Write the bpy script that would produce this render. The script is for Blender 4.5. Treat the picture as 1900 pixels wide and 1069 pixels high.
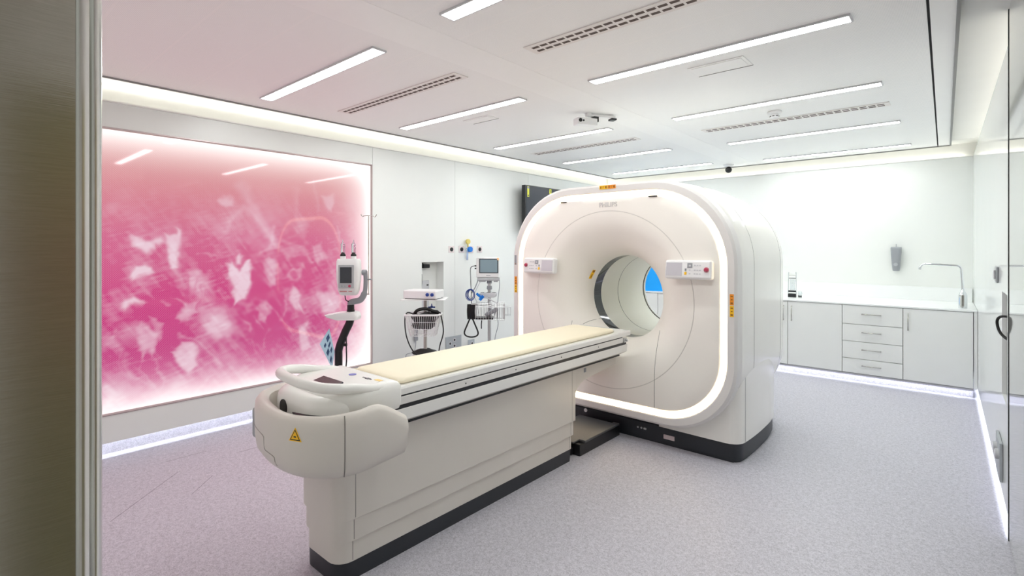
import bpy, bmesh, math, random
import numpy as np
from mathutils import Vector, Matrix
PI = math.pi; R = math.radians
for o in list(bpy.data.objects): bpy.data.objects.remove(o)
sc = bpy.context.scene
col = sc.collection

# ------------------------------------------------------------ camera, light, exposure
TH = R(41.2)
cam_d = bpy.data.cameras.new('camera'); cam = bpy.data.objects.new('camera', cam_d); col.objects.link(cam)
cam.location = (0, 0, 1.5); cam.rotation_euler = (PI/2, 0, TH)
cam_d.sensor_width = 36; cam_d.lens = 18.0; cam_d.shift_y = -74/1900; cam_d.clip_start = .02
sc.camera = cam
sc.view_settings.view_transform = 'Standard'; sc.view_settings.look = 'None'
sc.view_settings.exposure = 0.12; sc.view_settings.gamma = 1; sc.view_settings.use_curve_mapping = False
w = bpy.data.worlds.new('world'); sc.world = w; w.use_nodes = True
w.node_tree.nodes['Background'].inputs[0].default_value = (.75, .78, .72, 1)
w.node_tree.nodes['Background'].inputs[1].default_value = .45
sc.cycles.max_bounces = 10; sc.cycles.diffuse_bounces = 6; sc.cycles.glossy_bounces = 5
sc.cycles.sample_clamp_indirect = 6
E_LAMP = 27.0; E_COVE = 5.5; E_FLOOR = 36.0; E_ART = .78; E_RING = 4.6

# ------------------------------------------------------------ materials
MATS = {}
def srgb(c): return tuple(((v/255)/12.92 if v/255 <= .04045 else ((v/255+.055)/1.055)**2.4) for v in c)
def mat(name, rgb, rough=.5, metal=0, spec=.5, emit=None, es=0, coat=0, trans=0, alpha=1, bump=0, bscale=200):
    if name in MATS: return MATS[name]
    m = bpy.data.materials.new(name); m.use_nodes = True; nt = m.node_tree; b = nt.nodes['Principled BSDF']
    c = srgb(rgb)
    # a faint procedural mottling keeps every surface from being perfectly flat in tone
    tc = nt.nodes.new('ShaderNodeTexCoord'); nz = nt.nodes.new('ShaderNodeTexNoise'); nz.inputs['Scale'].default_value = 3
    mx = nt.nodes.new('ShaderNodeMix'); mx.data_type = 'RGBA'
    mx.inputs[6].default_value = (*[v*.975 for v in c], 1); mx.inputs[7].default_value = (*[min(1, v*1.02) for v in c], 1)
    nt.links.new(tc.outputs['Object'], nz.inputs['Vector']); nt.links.new(nz.outputs[0], mx.inputs[0]); nt.links.new(mx.outputs[2], b.inputs['Base Color'])
    b.inputs['Roughness'].default_value = rough; b.inputs['Metallic'].default_value = metal
    b.inputs['Specular IOR Level'].default_value = spec; b.inputs['Coat Weight'].default_value = coat; b.inputs['Coat Roughness'].default_value = .05
    b.inputs['Transmission Weight'].default_value = trans; b.inputs['Alpha'].default_value = alpha
    if emit: b.inputs['Emission Color'].default_value = (*srgb(emit), 1); b.inputs['Emission Strength'].default_value = es
    if bump:
        n2 = nt.nodes.new('ShaderNodeTexNoise'); n2.inputs['Scale'].default_value = bscale
        bp = nt.nodes.new('ShaderNodeBump'); bp.inputs['Strength'].default_value = bump; bp.inputs['Distance'].default_value = .002
        nt.links.new(tc.outputs['Object'], n2.inputs['Vector']); nt.links.new(n2.outputs[0], bp.inputs['Height']); nt.links.new(bp.outputs[0], b.inputs['Normal'])
    MATS[name] = m; return m
WALL = mat('white wall panel', (236, 238, 235), .32)
WALLR = mat('white glass wall panel', (240, 243, 242), .10, spec=.35)
BACKW = mat('painted white wall', (236, 238, 234), .6)
COVE = mat('cove white', (244, 244, 240), .7)
DARKGAP = mat('dark joint', (30, 30, 32), .8)
GREYGAP = mat('grey joint', (150, 150, 148), .8)
SHELL = mat('gantry shell enamel', (244, 242, 236), .22, coat=.3)
FACE = mat('gantry face enamel', (250, 246, 238), .35)
RIMG = mat('gantry rim grey', (228, 225, 222), .4)
BORE = mat('bore liner', (244, 243, 232), .35)
SEAM = mat('seam grey', (120, 118, 114), .6)
BLACK = mat('black plastic', (22, 24, 27), .35)
CHAR = mat('charcoal plinth', (38, 42, 48), .4)
DGLASS = mat('dark glass window', (28, 32, 38), .06)
TSHELL = mat('table enamel', (217, 212, 204), .38)
TWHITE = mat('table top white', (240, 240, 236), .25)
ALU = mat('brushed aluminium', (205, 206, 206), .3, 1)
STEEL = mat('stainless steel', (190, 188, 182), .25, 1)
CHROME = mat('chrome', (225, 228, 230), .08, 1)
CUSH = mat('cream cushion vinyl', (243, 234, 208), .5, bump=.1)
GREYP = mat('grey plastic', (150, 153, 158), .4)
LGREY = mat('light grey plastic', (208, 209, 212), .4)
WPLAST = mat('white plastic', (240, 240, 240), .3)
YELLOW = mat('warning yellow', (250, 196, 20), .5)
ORANGE = mat('orange label', (240, 150, 30), .5)
RED = mat('red button', (180, 50, 85), .4)
BLUE = mat('blue plastic', (20, 120, 215), .4)
DBLUE = mat('dark blue rubber', (40, 70, 150), .5)
RUBBER = mat('black rubber', (15, 15, 16), .55)
CABW = mat('cabinet laminate', (236, 237, 234), .4)
TOPW = mat('solid white worktop', (246, 248, 247), .25)
SCREENG = mat('monitor glass', (90, 105, 112), .06, emit=(150, 170, 180), es=.35)
SCREEND = mat('dark display', (52, 56, 62), .1)
PANELSCR = mat('pale display', (206, 204, 210), .15)
VIOLET = mat('violet badge', (120, 120, 190), .5)
PAPER = mat('pale blue paper', (190, 222, 240), .7)
CLEAR = mat('clear plastic', (235, 240, 242), .05, trans=.9)
LOGO = mat('logo grey', (218, 215, 212), .4)
BLUEBOX = mat('bright blue carton', (0, 165, 255), .5, emit=(0, 140, 240), es=.0)
def emis(name, rgb, s):
    m = bpy.data.materials.new(name); m.use_nodes = True; nt = m.node_tree; nt.nodes.clear()
    e = nt.nodes.new('ShaderNodeEmission'); e.inputs[0].default_value = (*srgb(rgb), 1); e.inputs[1].default_value = s
    o = nt.nodes.new('ShaderNodeOutputMaterial'); nt.links.new(e.outputs[0], o.inputs[0]); return m
LAMP = emis('lamp diffuser', (248, 252, 251), E_LAMP)
LEDC = emis('cove strip', (255, 253, 244), E_COVE)
LEDF = emis('floor strip', (236, 242, 255), E_FLOOR)
RINGM = emis('ring light', (255, 230, 190), E_RING)

def floor_mat():
    m = bpy.data.materials.new('speckled vinyl floor'); m.use_nodes = True; nt = m.node_tree; b = nt.nodes['Principled BSDF']
    tc = nt.nodes.new('ShaderNodeTexCoord')
    vo = nt.nodes.new('ShaderNodeTexVoronoi'); vo.inputs['Scale'].default_value = 240
    nz = nt.nodes.new('ShaderNodeTexNoise'); nz.inputs['Scale'].default_value = 45; nz.inputs['Detail'].default_value = 5
    ad = nt.nodes.new('ShaderNodeMath'); ad.operation = 'MULTIPLY_ADD'; ad.inputs[1].default_value = .45
    sp = nt.nodes.new('ShaderNodeSeparateColor')
    cr = nt.nodes.new('ShaderNodeValToRGB')
    cr.color_ramp.elements[0].position = .25; cr.color_ramp.elements[0].color = (*srgb((168, 166, 175)), 1)
    cr.color_ramp.elements[1].position = .85; cr.color_ramp.elements[1].color = (*srgb((216, 214, 222)), 1)
    e = cr.color_ramp.elements.new(.55); e.color = (*srgb((197, 195, 204)), 1)
    L = nt.links.new
    L(tc.outputs['Object'], vo.inputs['Vector']); L(tc.outputs['Object'], nz.inputs['Vector'])
    L(vo.outputs['Color'], sp.inputs[0]); L(sp.outputs[0], ad.inputs[0]); 
    m2 = nt.nodes.new('ShaderNodeMath'); m2.operation = 'MULTIPLY'; m2.inputs[1].default_value = .62; L(nz.outputs[0], m2.inputs[0]); L(m2.outputs[0], ad.inputs[2])
    L(ad.outputs[0], cr.inputs[0]); L(cr.outputs[0], b.inputs['Base Color'])
    b.inputs['Roughness'].default_value = .42; b.inputs['Specular IOR Level'].default_value = .4
    return m
FLOOR = floor_mat()

def ceil_mat():
    # painted metal panels: joints every 0.355 m along Y, fine perforation
    m = bpy.data.materials.new('perforated metal ceiling'); m.use_nodes = True; nt = m.node_tree; b = nt.nodes['Principled BSDF']; L = nt.links.new
    tc = nt.nodes.new('ShaderNodeTexCoord'); sx = nt.nodes.new('ShaderNodeSeparateXYZ'); L(tc.outputs['Object'], sx.inputs[0])
    def math_(op, a, bb=None, c=None):
        n = nt.nodes.new('ShaderNodeMath'); n.operation = op
        for i, v in enumerate((a, bb, c)):
            if v is None: continue
            if isinstance(v, (int, float)): n.inputs[i].default_value = v
            else: L(v, n.inputs[i])
        return n.outputs[0]
    f = math_('FRACT', math_('DIVIDE', math_('ADD', sx.outputs[1], 10-.24), .345))
    seam = math_('MULTIPLY', math_('LESS_THAN', f, .035), 1)
    vo = nt.nodes.new('ShaderNodeTexVoronoi'); vo.inputs['Scale'].default_value = 160; vo.inputs['Randomness'].default_value = 0
    L(tc.outputs['Object'], vo.inputs['Vector'])
    hole = math_('LESS_THAN', vo.outputs['Distance'], .28)
    hole = math_('MULTIPLY', hole, math_('SUBTRACT', 1, seam))
    m1 = nt.nodes.new('ShaderNodeMix'); m1.data_type = 'RGBA'; L(hole, m1.inputs[0])
    m1.inputs[6].default_value = (*srgb((251, 251, 249)), 1); m1.inputs[7].default_value = (*srgb((222, 222, 222)), 1)
    m2 = nt.nodes.new('ShaderNodeMix'); m2.data_type = 'RGBA'; L(seam, m2.inputs[0]); L(m1.outputs[2], m2.inputs[6]); m2.inputs[7].default_value = (*srgb((250, 249, 247)), 1)
    L(m2.outputs[2], b.inputs['Base Color']); b.inputs['Roughness'].default_value = .45
    return m
CEIL = ceil_mat()
CEILP = mat('plain ceiling enamel', (252, 252, 250), .4)

def steel_mat():
    m = bpy.data.materials.new('brushed steel cladding'); m.use_nodes = True; nt = m.node_tree; b = nt.nodes['Principled BSDF']; L = nt.links.new
    tc = nt.nodes.new('ShaderNodeTexCoord'); mp = nt.nodes.new('ShaderNodeMapping'); mp.inputs['Scale'].default_value = (30, 30, 900)
    nz = nt.nodes.new('ShaderNodeTexNoise'); nz.inputs['Scale'].default_value = 1; nz.inputs['Detail'].default_value = 3
    L(tc.outputs['Object'], mp.inputs[0]); L(mp.outputs[0], nz.inputs['Vector'])
    bp = nt.nodes.new('ShaderNodeBump'); bp.inputs['Strength'].default_value = .05; bp.inputs['Distance'].default_value = .001; L(nz.outputs[0], bp.inputs['Height']); L(bp.outputs[0], b.inputs['Normal'])
    cr = nt.nodes.new('ShaderNodeValToRGB'); cr.color_ramp.elements[0].color = (*srgb((176, 172, 158)), 1); cr.color_ramp.elements[1].color = (*srgb((206, 203, 192)), 1)
    L(nz.outputs[0], cr.inputs[0]); L(cr.outputs[0], b.inputs['Base Color'])
    b.inputs['Metallic'].default_value = 1; b.inputs['Roughness'].default_value = .17
    return m
JAMB = steel_mat()
STEELT = mat('polished steel trim', (228, 226, 222), .2, 1)

# ------------------------------------------------------------ mesh helpers
class MB:
    def __init__(s): s.v = []; s.f = []; s.mi = []; s.flat = []
    def add(s, vs, fs, mi=0, flat=False):
        n = len(s.v); s.v += [tuple(v) for v in vs]; s.f += [tuple(i+n for i in f) for f in fs]; s.mi += [mi]*len(fs); s.flat += [flat]*len(fs); return s
    def box(s, x0, x1, y0, y1, z0, z1, mi=0, M=None):
        vs = [Vector((x, y, z)) for x in (x0, x1) for y in (y0, y1) for z in (z0, z1)]
        if M: vs = [M @ v for v in vs]
        return s.add(vs, [(0, 1, 3, 2), (4, 6, 7, 5), (0, 4, 5, 1), (2, 3, 7, 6), (0, 2, 6, 4), (1, 5, 7, 3)], mi, True)
    def cbox(s, c, d, mi=0, M=None):
        return s.box(c[0]-d[0]/2, c[0]+d[0]/2, c[1]-d[1]/2, c[1]+d[1]/2, c[2]-d[2]/2, c[2]+d[2]/2, mi, M)
    def loft(s, rings, mi=0, cap0=True, cap1=True, closed=True, flat=False):
        n = len(rings[0]); vs = [p for r in rings for p in r]; fs = []
        for k in range(len(rings)-1):
            for i in range(n if closed else n-1):
                j = (i+1) % n; fs.append((k*n+i, k*n+j, (k+1)*n+j, (k+1)*n+i))
        base = len(s.v); s.add(vs, fs, mi, flat)
        if cap0: s.f.append(tuple(base+i for i in reversed(range(n)))); s.mi.append(mi); s.flat.append(True)
        if cap1: s.f.append(tuple(base+(len(rings)-1)*n+i for i in range(n))); s.mi.append(mi); s.flat.append(True)
        return s
    def tube(s, path, r, n=10, mi=0, closed=False):
        P = [Vector(p) for p in path]; N = len(P); rad = r if isinstance(r, (list, tuple)) else [r]*N
        rings = []; up = None
        for i in range(N):
            a = P[(i-1) % N] if (i or closed) else P[0]; b = P[(i+1) % N] if (i < N-1 or closed) else P[-1]
            t = (b-a).normalized()
            if up is None: up = Vector((0, 0, 1)) if abs(t.z) < .9 else Vector((1, 0, 0))
            sd = t.cross(up).normalized(); up = sd.cross(t).normalized()
            rings.append([P[i] + (sd*math.cos(2*PI*k/n) + up*math.sin(2*PI*k/n))*rad[i] for k in range(n)])
        if closed: rings.append(rings[0]); return s.loft(rings, mi, False, False)
        return s.loft(rings, mi)
    def lathe(s, prof, c=(0, 0, 0), axis='z', n=24, mi=0):
        rings = []
        for (r, h) in prof:
            ring = []
            for k in range(n):
                a = 2*PI*k/n; x, y = r*math.cos(a), r*math.sin(a)
                p = (x, y, h) if axis == 'z' else ((x, -h, y) if axis == '-y' else (h, x, y) if axis == 'x' else (x, h, y))
                ring.append((p[0]+c[0], p[1]+c[1], p[2]+c[2]))
            rings.append(ring)
        return s.loft(rings, mi)
    def prism(s, poly, d0, d1, plane='xy', mi=0, M=None):
        def P(a, b, d): return {'xy': (a, b, d), 'xz': (a, d, b), 'yz': (d, a, b)}[plane]
        r0 = [Vector(P(a, b, d0)) for a, b in poly]; r1 = [Vector(P(a, b, d1)) for a, b in poly]
        if M: r0 = [M @ v for v in r0]; r1 = [M @ v for v in r1]
        return s.loft([r0, r1], mi, flat=True)
    def build(s, name, m, parent=None, bevel=0, seg=3, sub=0, smooth=True, allsmooth=False, xf=None):
        me = bpy.data.meshes.new(name); me.from_pydata(s.v, [], s.f)
        ms = m if isinstance(m, (list, tuple)) else [m]
        for q in ms: me.materials.append(q)
        me.polygons.foreach_set('material_index', s.mi)
        bm = bmesh.new(); bm.from_mesh(me)
        bmesh.ops.recalc_face_normals(bm, faces=bm.faces)
        bm.faces.ensure_lookup_table(); okf = len(s.flat) == len(bm.faces)
        for ed in bm.edges:
            if len(ed.link_faces) == 2 and (ed.calc_face_angle(0) > R(38) or (okf and s.flat[ed.link_faces[0].index] != s.flat[ed.link_faces[1].index])): ed.smooth = False
        bm.to_mesh(me); bm.free()
        fl = [bool((smooth and not f) or bevel or allsmooth) for f in s.flat] if len(s.flat) == len(me.polygons) else [True]*len(me.polygons)
        me.polygons.foreach_set('use_smooth', fl); me.update()
        if xf: me.transform(xf)
        o = bpy.data.objects.new(name, me); col.objects.link(o)
        if parent: o.parent = parent
        if bevel:
            b = o.modifiers.new('bevel', 'BEVEL'); b.width = bevel; b.segments = seg; b.limit_method = 'ANGLE'; b.angle_limit = R(35); b.harden_normals = True
        if sub:
            q = o.modifiers.new('subsurf', 'SUBSURF'); q.levels = q.render_levels = sub
        return o
def smooth_path(pts, k=6, closed=False):
    P = [Vector(p) for p in pts]; n = len(P); out = []
    for i in range(n if closed else n-1):
        p0 = P[(i-1) % n] if (i or closed) else P[0]; p1 = P[i]; p2 = P[(i+1) % n]; p3 = P[(i+2) % n] if (i < n-2 or closed) else P[-1]
        for j in range(k):
            t = j/k; out.append(.5*((2*p1)+(-p0+p2)*t+(2*p0-5*p1+4*p2-p3)*t*t+(-p0+3*p1-3*p2+p3)*t**3))
    if not closed: out.append(P[-1])
    return out
def rrect(x0, x1, y0, y1, r, n=8):
    rs = r if isinstance(r, (list, tuple)) else [r]*4   # corners: (x1,y1),(x0,y1),(x0,y0),(x1,y0)
    out = []
    for (cx, cy, a0, q) in ((x1, y1, 0, rs[0]), (x0, y1, 90, rs[1]), (x0, y0, 180, rs[2]), (x1, y0, 270, rs[3])):
        sx = -1 if cx == x1 else 1; sy = -1 if cy == y1 else 1
        for k in range(n+1):
            a = R(a0+90*k/n); out.append((cx+sx*q+q*math.cos(a), cy+sy*q+q*math.sin(a)))
    return out
def thing(name, label, cat, loc=(0, 0, 0), rz=0, group=None):
    o = bpy.data.objects.new(name, None); col.objects.link(o); o.location = loc; o.rotation_euler = (0, 0, rz); o.empty_display_size = .1
    return tag(o, label, cat, group)
def tag(o, label, cat, group=None):
    o['label'] = label; o['category'] = cat
    if group: o['group'] = group
    return o
def struct(o): o['kind'] = 'structure'; return o
def rel(o, e):    # the mesh was written in world coordinates: move it under the thing's Empty
    o.data.transform(Matrix.Translation(e.location).inverted()); o.parent = e; return o
def copy_tree(o, label=None, loc=None, parent=None):
    c = o.copy(); col.objects.link(c); c.parent = parent
    if loc is not None: c.location = loc
    if label: c['label'] = label
    for ch in o.children: copy_tree(ch, parent=c)
    return c
def text_mesh(txt, size, depth, m, name, parent=None, M=None, label=None):
    cu = bpy.data.curves.new('t', 'FONT'); cu.body = txt; cu.size = size; cu.extrude = depth; cu.align_x = 'CENTER'; cu.align_y = 'CENTER'; cu.offset = size*.02
    t = bpy.data.objects.new('t', cu); col.objects.link(t); dg = bpy.context.evaluated_depsgraph_get(); dg.update()
    me = bpy.data.meshes.new_from_object(t.evaluated_get(dg)); bpy.data.objects.remove(t)
    me.materials.clear(); me.materials.append(m)
    if M: me.transform(M)
    o = bpy.data.objects.new(name, me); col.objects.link(o)
    if parent: o.parent = parent
    return o

# ------------------------------------------------------------ room shell
XL, YB, ZC, ZW = -4.6, 7.85, 2.68, 2.56
YF = .16
def xr(y): return .255-.018*y                 # the right wall runs slightly out of square
AR = -math.atan(.018)
m = MB(); m.box(-5.0, .9, -2.2, 8.4, -.06, 0); struct(m.build('floor', FLOOR))
m = MB()
for (x0, y0), (x1, y1) in (((-3.506, .662), (-3.943, 1.106)), ((-4.193, 1.094), (-4.19, 1.36)), ((-3.52, 1.06), (-3.71, 1.24)), ((-3.99, 1.50), (-3.97, 1.78))):
    d = Vector((x1-x0, y1-y0, 0)).normalized()*.0016; q = Vector((-d.y, d.x, 0)); m.prism([(x0+q.x, y0+q.y), (x1+q.x, y1+q.y), (x1-q.x, y1-q.y), (x0-q.x, y0-q.y)], .0001, .0006)
struct(m.build('trim_10', mat('floor weld', (128, 122, 134), .6)))
# left wall panels round the light box and the niche
m = MB()
def lw(y0, y1, z0, z1): m.box(XL-.02, XL, y0, y1, z0, z1)
A0, A1, AZ0, AZ1 = .45, 3.05, .295, 2.37
lw(YF, A0, .10, ZW); lw(A0, A1, .10, AZ0); lw(A0, A1, AZ1, ZW)
lw(3.054, 3.70, .10, ZW); lw(3.70, 4.025, .10, .61); lw(3.70, 4.025, 1.34, ZW); lw(4.025, 4.203, .10, ZW)
lw(4.207, 5.60, .10, ZW); lw(5.604, YB, .10, ZW)
struct(m.build('wall_left', WALL))
m = MB(); m.box(XL-.30, XL-.125, -.1, 8.0, -.02, 2.9); m.box(XL-.125, XL-.062, YF, YB, .17, .60); m.box(XL-.125, XL-.10, YF, YB, .0, .2)
struct(m.build('wall_left', BACKW))
m = MB()     # lining of the niche
m.box(XL-.21, XL-.20, 3.69, 4.04, .60, 1.35)
m.box(XL-.20, XL-.0205, 3.69, 3.70, .60, 1.35); m.box(XL-.20, XL-.0205, 4.025, 4.035, .60, 1.35); m.box(XL-.2, XL-.0205, 3.70, 4.025, .60, .61); m.box(XL-.2, XL-.0205, 3.70, 4.025, 1.34, 1.35)
NICHE = m
# cove shelf + top + strip on the three sides
def cove(name, M, length, a0=-.02):
    m = MB()   # profile in (a = outward from wall face, z), runs along b
    m.box(a0, .14, 0, length, ZW-.012, ZW-.002, 0, M)                 # ledge behind the panel's top edge
    m.box(.12, .15, 0, length, ZW, 2.735, 0, M)                          # back of the recess
    m.box(-.19, .15, 0, length, 2.725, 2.745, 0, M)                      # its lid
    o = struct(m.build(name, COVE)); return o
ML = Matrix(((-1, 0, 0, XL), (0, 1, 0, YF), (0, 0, 1, 0), (0, 0, 0, 1)))
cove('trim_1', ML, YB-YF)
MBk = Matrix(((0, 1, 0, XL-.12), (1, 0, 0, YB), (0, 0, 1, 0), (0, 0, 0, 1)))
cove('trim_2', Matrix.Translation((0, 0, -.0015)) @ MBk, 4.9)
ca, sa = math.cos(AR), math.sin(AR)
MR = Matrix.Translation((xr(YF), YF, 0)) @ Matrix.Rotation(-AR, 4, 'Z')
cove('trim_3', MR, YB-YF, .052)
PROF = mat('strip profile', (190, 190, 192), .4, .6)
def strip(name, M, length, a0, a1, z0, z1, mt, label, grp, up=False):
    t = thing(name, label, 'led strip', (0, 0, 0), 0, grp); t.location = M @ Vector((a0, length/2, z0))
    m = MB(); m.box(a0, a1, 0, length, z0, z1, 0, M); rel(m.build('diffuser', mt), t)
    if name.startswith('floor'):
        m = MB(); m.box(a0-.002, a0-.0002, 0, length, z0-.010, z1+.002, 0, M); m.box(a1+.0002, a1+.002, 0, length, z0-.010, z1+.002, 0, M); m.box(a0-.002, a1+.002, 0, length, z1+.0004, z1+.002, 0, M); rel(m.build('profile', PROF), t)
    return t
strip('led_strip', ML, YB-YF, .098, .118, 2.700, 2.722, LEDC, 'lit white strip in the ceiling cove above the pink light box wall', 'cove strips')
strip('led_strip', MBk, 4.75, .085, .105, 2.560, 2.570, LEDC, 'lit strip in the ceiling cove above the cabinets wall', 'cove strips')
strip('led_strip', MR, YB-YF-.1, .075, .090, 2.560, 2.568, LEDC, 'lit strip in the ceiling cove along the glossy right wall', 'cove strips')
# vinyl upstands and floor strips
def coving(name, M, length):
    m = MB(); prof = [(.06, .001), (.06, .17), (.055, .17), (.055, .03), (.048, .01), (.03, .001)]
    m.loft([[M @ Vector((a, b, z)) for a, z in prof] for b in (0, length)]); return struct(m.build(name, FLOOR))
coving('baseboard_left', ML, YB-YF)
coving('baseboard_right', MR, YB-YF)
strip('floor_led_strip', ML, YB-YF, .028, .042, .150, .158, LEDF, 'bluish white floor strip glowing under the pink light box wall', 'floor strips')
strip('floor_led_strip', MR, YB-YF-.1, .028, .042, .150, .158, LEDF, 'bluish white floor strip glowing under the right wall', 'floor strips')
# back wall
m = MB(); m.box(XL-.12, .40, YB, YB+.06, .0, ZW); struct(m.build('wall_back', BACKW))
m = MB(); m.box(XL-.3, .60, YB+.15, YB+.3, -.02, 2.9); struct(m.build('wall_back', BACKW))
# right wall: white glass panels, black gasket, then a sliding door leaf
def rpt(y, off=0): return (xr(y)+off, y)
def rbox(m, y0, y1, z0, z1, d0, d1, mi=0):
    a, b = rpt(y0), rpt(y1)
    m.prism([(a[0]+d0, y0), (a[0]+d1, y0), (b[0]+d1, y1), (b[0]+d0, y1)], z0, z1, 'xy', mi)
m = MB()
rbox(m, 4.09, YB, .10, ZW, 0, .02); rbox(m, 3.77, 4.09, .10, .66, 0, .02); rbox(m, 3.77, 4.09, 1.25, ZW, 0, .02); rbox(m, 3.67, 3.77, .10, ZW, 0, .02)
struct(m.build('wall_right', WALLR))
m = MB(); rbox(m, YF-.1, 8.0, -.02, 2.9, .16, .3); rbox(m, 3.75, 4.11, .64, 1.27, .12, .13); rbox(m, YF, YB, .0, .2, .07, .16); rbox(m, YF, YB, .17, .45, .055, .16)
struct(m.build('wall_right', BACKW))
m = MB(); rbox(m, 3.645, 3.67, .0, 2.724, -.004, .05); struct(m.build('trim_4', DARKGAP))
DOORM = mat('grey glass door leaf', (176, 180, 178), .05, coat=.5)
m = MB(); rbox(m, 2.2, 3.645, .012, 2.722, -.002, .045); dr = m.build('door_1', DOORM); struct(dr)
m = MB(); rbox(m, YF, .75, .10, 2.0, 0, .02); rbox(MC_ := MB(), YF, .75, 2.002, ZW, 0, .02); struct(MC_.build('wall_right', WALLR)); rbox(MB_ := MB(), .752, 2.19, .10, ZW, 0, .02); struct(MB_.build('wall_right', WALLR)); struct(m.build('wall_right', mat('olive jamb reflection panel', (158, 158, 126), .3, .7)))  # unseen olive panel, coloured and sized for its reflection in the steel jamb
# front wall with the doorway we look through
m = MB(); m.box(-4.9, -.9905, .04, YF, 0, 2.9); m.box(-.99, .5, .04, YF, 2.45, 2.9); m.box(.27, .5, -.3, YF, 0, 2.9)
struct(m.build('wall_front', BACKW))
# steel clad jamb
e = thing('door_jamb', 'tall brushed stainless steel door jamb in the foreground', 'door frame', (-.97, .05, 0))
m = MB(); m.box(-.99, -.95, -.55, .1399, 0, 2.5); rel(m.build('cladding_panel', JAMB, bevel=.0006), e)
def trimcurve(y0, y1, x0, bulge, tail):
    pts = [(x0+bulge*math.sin(PI*k/10), y0+(y1-y0)*k/10) for k in range(11)]
    if tail: pts += [(x0-.004, y1+.0015), (x0-.012, y1+.0022)]
    return pts+[(-.99, pts[-1][1]), (-.99, y0)]
def vprism(m, pts, z0, z1): m.loft([[Vector((a, b, z)) for a, b in pts] for z in (z0, z1)])
m = MB(); vprism(m, trimcurve(.1400, .1545, -.950, .0016, False), 0, 2.5); rel(m.build('edge_trim', STEELT), e)
m = MB(); vprism(m, trimcurve(.1547, .1690, -.951, .0026, True), 0, 2.5); rel(m.build('corner_trim', STEELT), e)
# ceiling: field to the black joint, band, right soffit
def xg(y): return -.07-.017*y        # the black joint
m = MB(); m.prism([(XL+.19, YF), (xg(YF), YF), (xg(7.70), 7.70), (XL+.19, 7.70)], ZC, ZC+.06, 'xy'); struct(m.build('ceiling', CEIL))
m = MB(); m.prism([(xg(YF)+.012, YF), (xr(YF)-.20, YF), (xr(7.7)-.20, 7.70), (xg(7.7)+.012, 7.70)], ZC, ZC+.06, 'xy'); struct(m.build('ceiling', CEILP))
m = MB(); m.prism([(xg(YF)-.001, YF), (xg(YF)+.013, YF), (xg(7.7)+.013, 7.70), (xg(7.7)-.001, 7.70)], ZC+.012, ZC+.05, 'xy'); struct(m.build('trim_5', DARKGAP))
m = MB(); m.box(-2.43, -2.14, YF, 7.70, ZC-.0012, ZC+.001); struct(m.build('trim_6', CEILP))
m = MB(); m.box(XL+.188, XL+.196, YF, 7.70, ZC-.012, ZC+.045); m.box(XL+.19, xr(7.7)-.2, 7.698, 7.706, ZC-.012, ZC+.045); struct(m.build('trim_7', GREYGAP))
m = MB(); m.prism([(xr(YF)-.208, YF), (xr(YF)-.192, YF), (xr(7.7)-.192, 7.70), (xr(7.7)-.208, 7.70)], ZC-.012, ZC+.045, 'xy'); struct(m.build('trim_8', GREYGAP))
m = MB(); m.box(-5.0, .9, -.6, 8.4, 2.9, 2.95); m.box(-5.0, .9, -.1, YF+.001, 2.68, 2.9); struct(m.build('ceiling', BACKW))
# corridor behind the camera
m = MB(); m.box(-3.0, 2.0, -2.3, -2.2, 0, 2.9); struct(m.build('wall_behind', mat('corridor paint', (170, 168, 158), .7)))

# ------------------------------------------------------------ ceiling fittings
def lamp_at(x0, x1, y, wd, label, proto=None):
    t = thing('ceiling_lamp', label, 'ceiling lamp', ((x0+x1)/2, y, ZC), 0, None); L = x1-x0
    m = MB(); h = .012
    for (a, b, c, d) in ((-L/2, L/2, -wd/2, -wd/2+.008), (-L/2, L/2, wd/2-.008, wd/2), (-L/2, -L/2+.008, -wd/2+.008, wd/2-.008), (L/2-.008, L/2, -wd/2+.008, wd/2-.008)):
        m.box(a, b, c, d, -.012, -.0005)
    m.build('frame', LGREY, t)
    m = MB(); m.box(-L/2+.008, L/2-.008, -wd/2+.008, wd/2-.008, -.010, -.001); m.build('diffuser', LAMP, t)
    return t
yl = [1.76, 3.08, 4.42, 5.80, 7.14]
nm = ['nearest the doorway', 'second from the doorway', 'third one, above the cart', 'fourth one, beyond the cart', 'farthest one near the back cove']
nr = ['cut by the frame above the table', 'second one, by the large hatch', 'third one, before the smoke detector', 'fourth one, beyond the smoke detector', 'last one, before the cabinets wall']
for i, y in enumerate(yl):
    lamp_at(-4.12, -2.58, y, .10, 'lit ceiling lamp, row beside the light box, %s' % nm[i])
for i, y in enumerate([1.74, 3.10, 4.48, 5.94, 7.34]):
    lamp_at(-1.965, -.415, y, .10, 'lit ceiling lamp, row over the scanner, %s' % nr[i])
def vent(x0, x1, y, label):
    t = thing('ceiling_vent', label, 'air vent', ((x0+x1)/2, y, ZC)); L = x1-x0
    m = MB(); m.box(-L/2, L/2, -.065, .065, -.006, -.0005); m.build('frame', mat('vent frame enamel', (240, 236, 232), .5), t)
    n = 24; st = (L-.06)/n
    for r_ in (-.026, .026):
        m = MB()
        for k in range(n):
            x = -L/2+.03+k*st; m.box(x+.008, x+st-.006, r_-.011, r_+.011, -.0075, -.0058)
        m.build('slot_row', mat('vent slot dark', (92, 80, 74), .8), t)
vent(-4.03, -2.55, 2.39, 'double row slot vent between the lamps of the row beside the pink wall, nearer one')
vent(-4.03, -2.60, 5.02, 'double row slot vent in the row beside the pink wall, farther one')
vent(-1.93, -.42, 2.37, 'longest looking double row slot vent, above the table and nearest the doorway')
vent(-1.95, -.43, 5.16, 'long slot vent behind the smoke detector in the right row')
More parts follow.
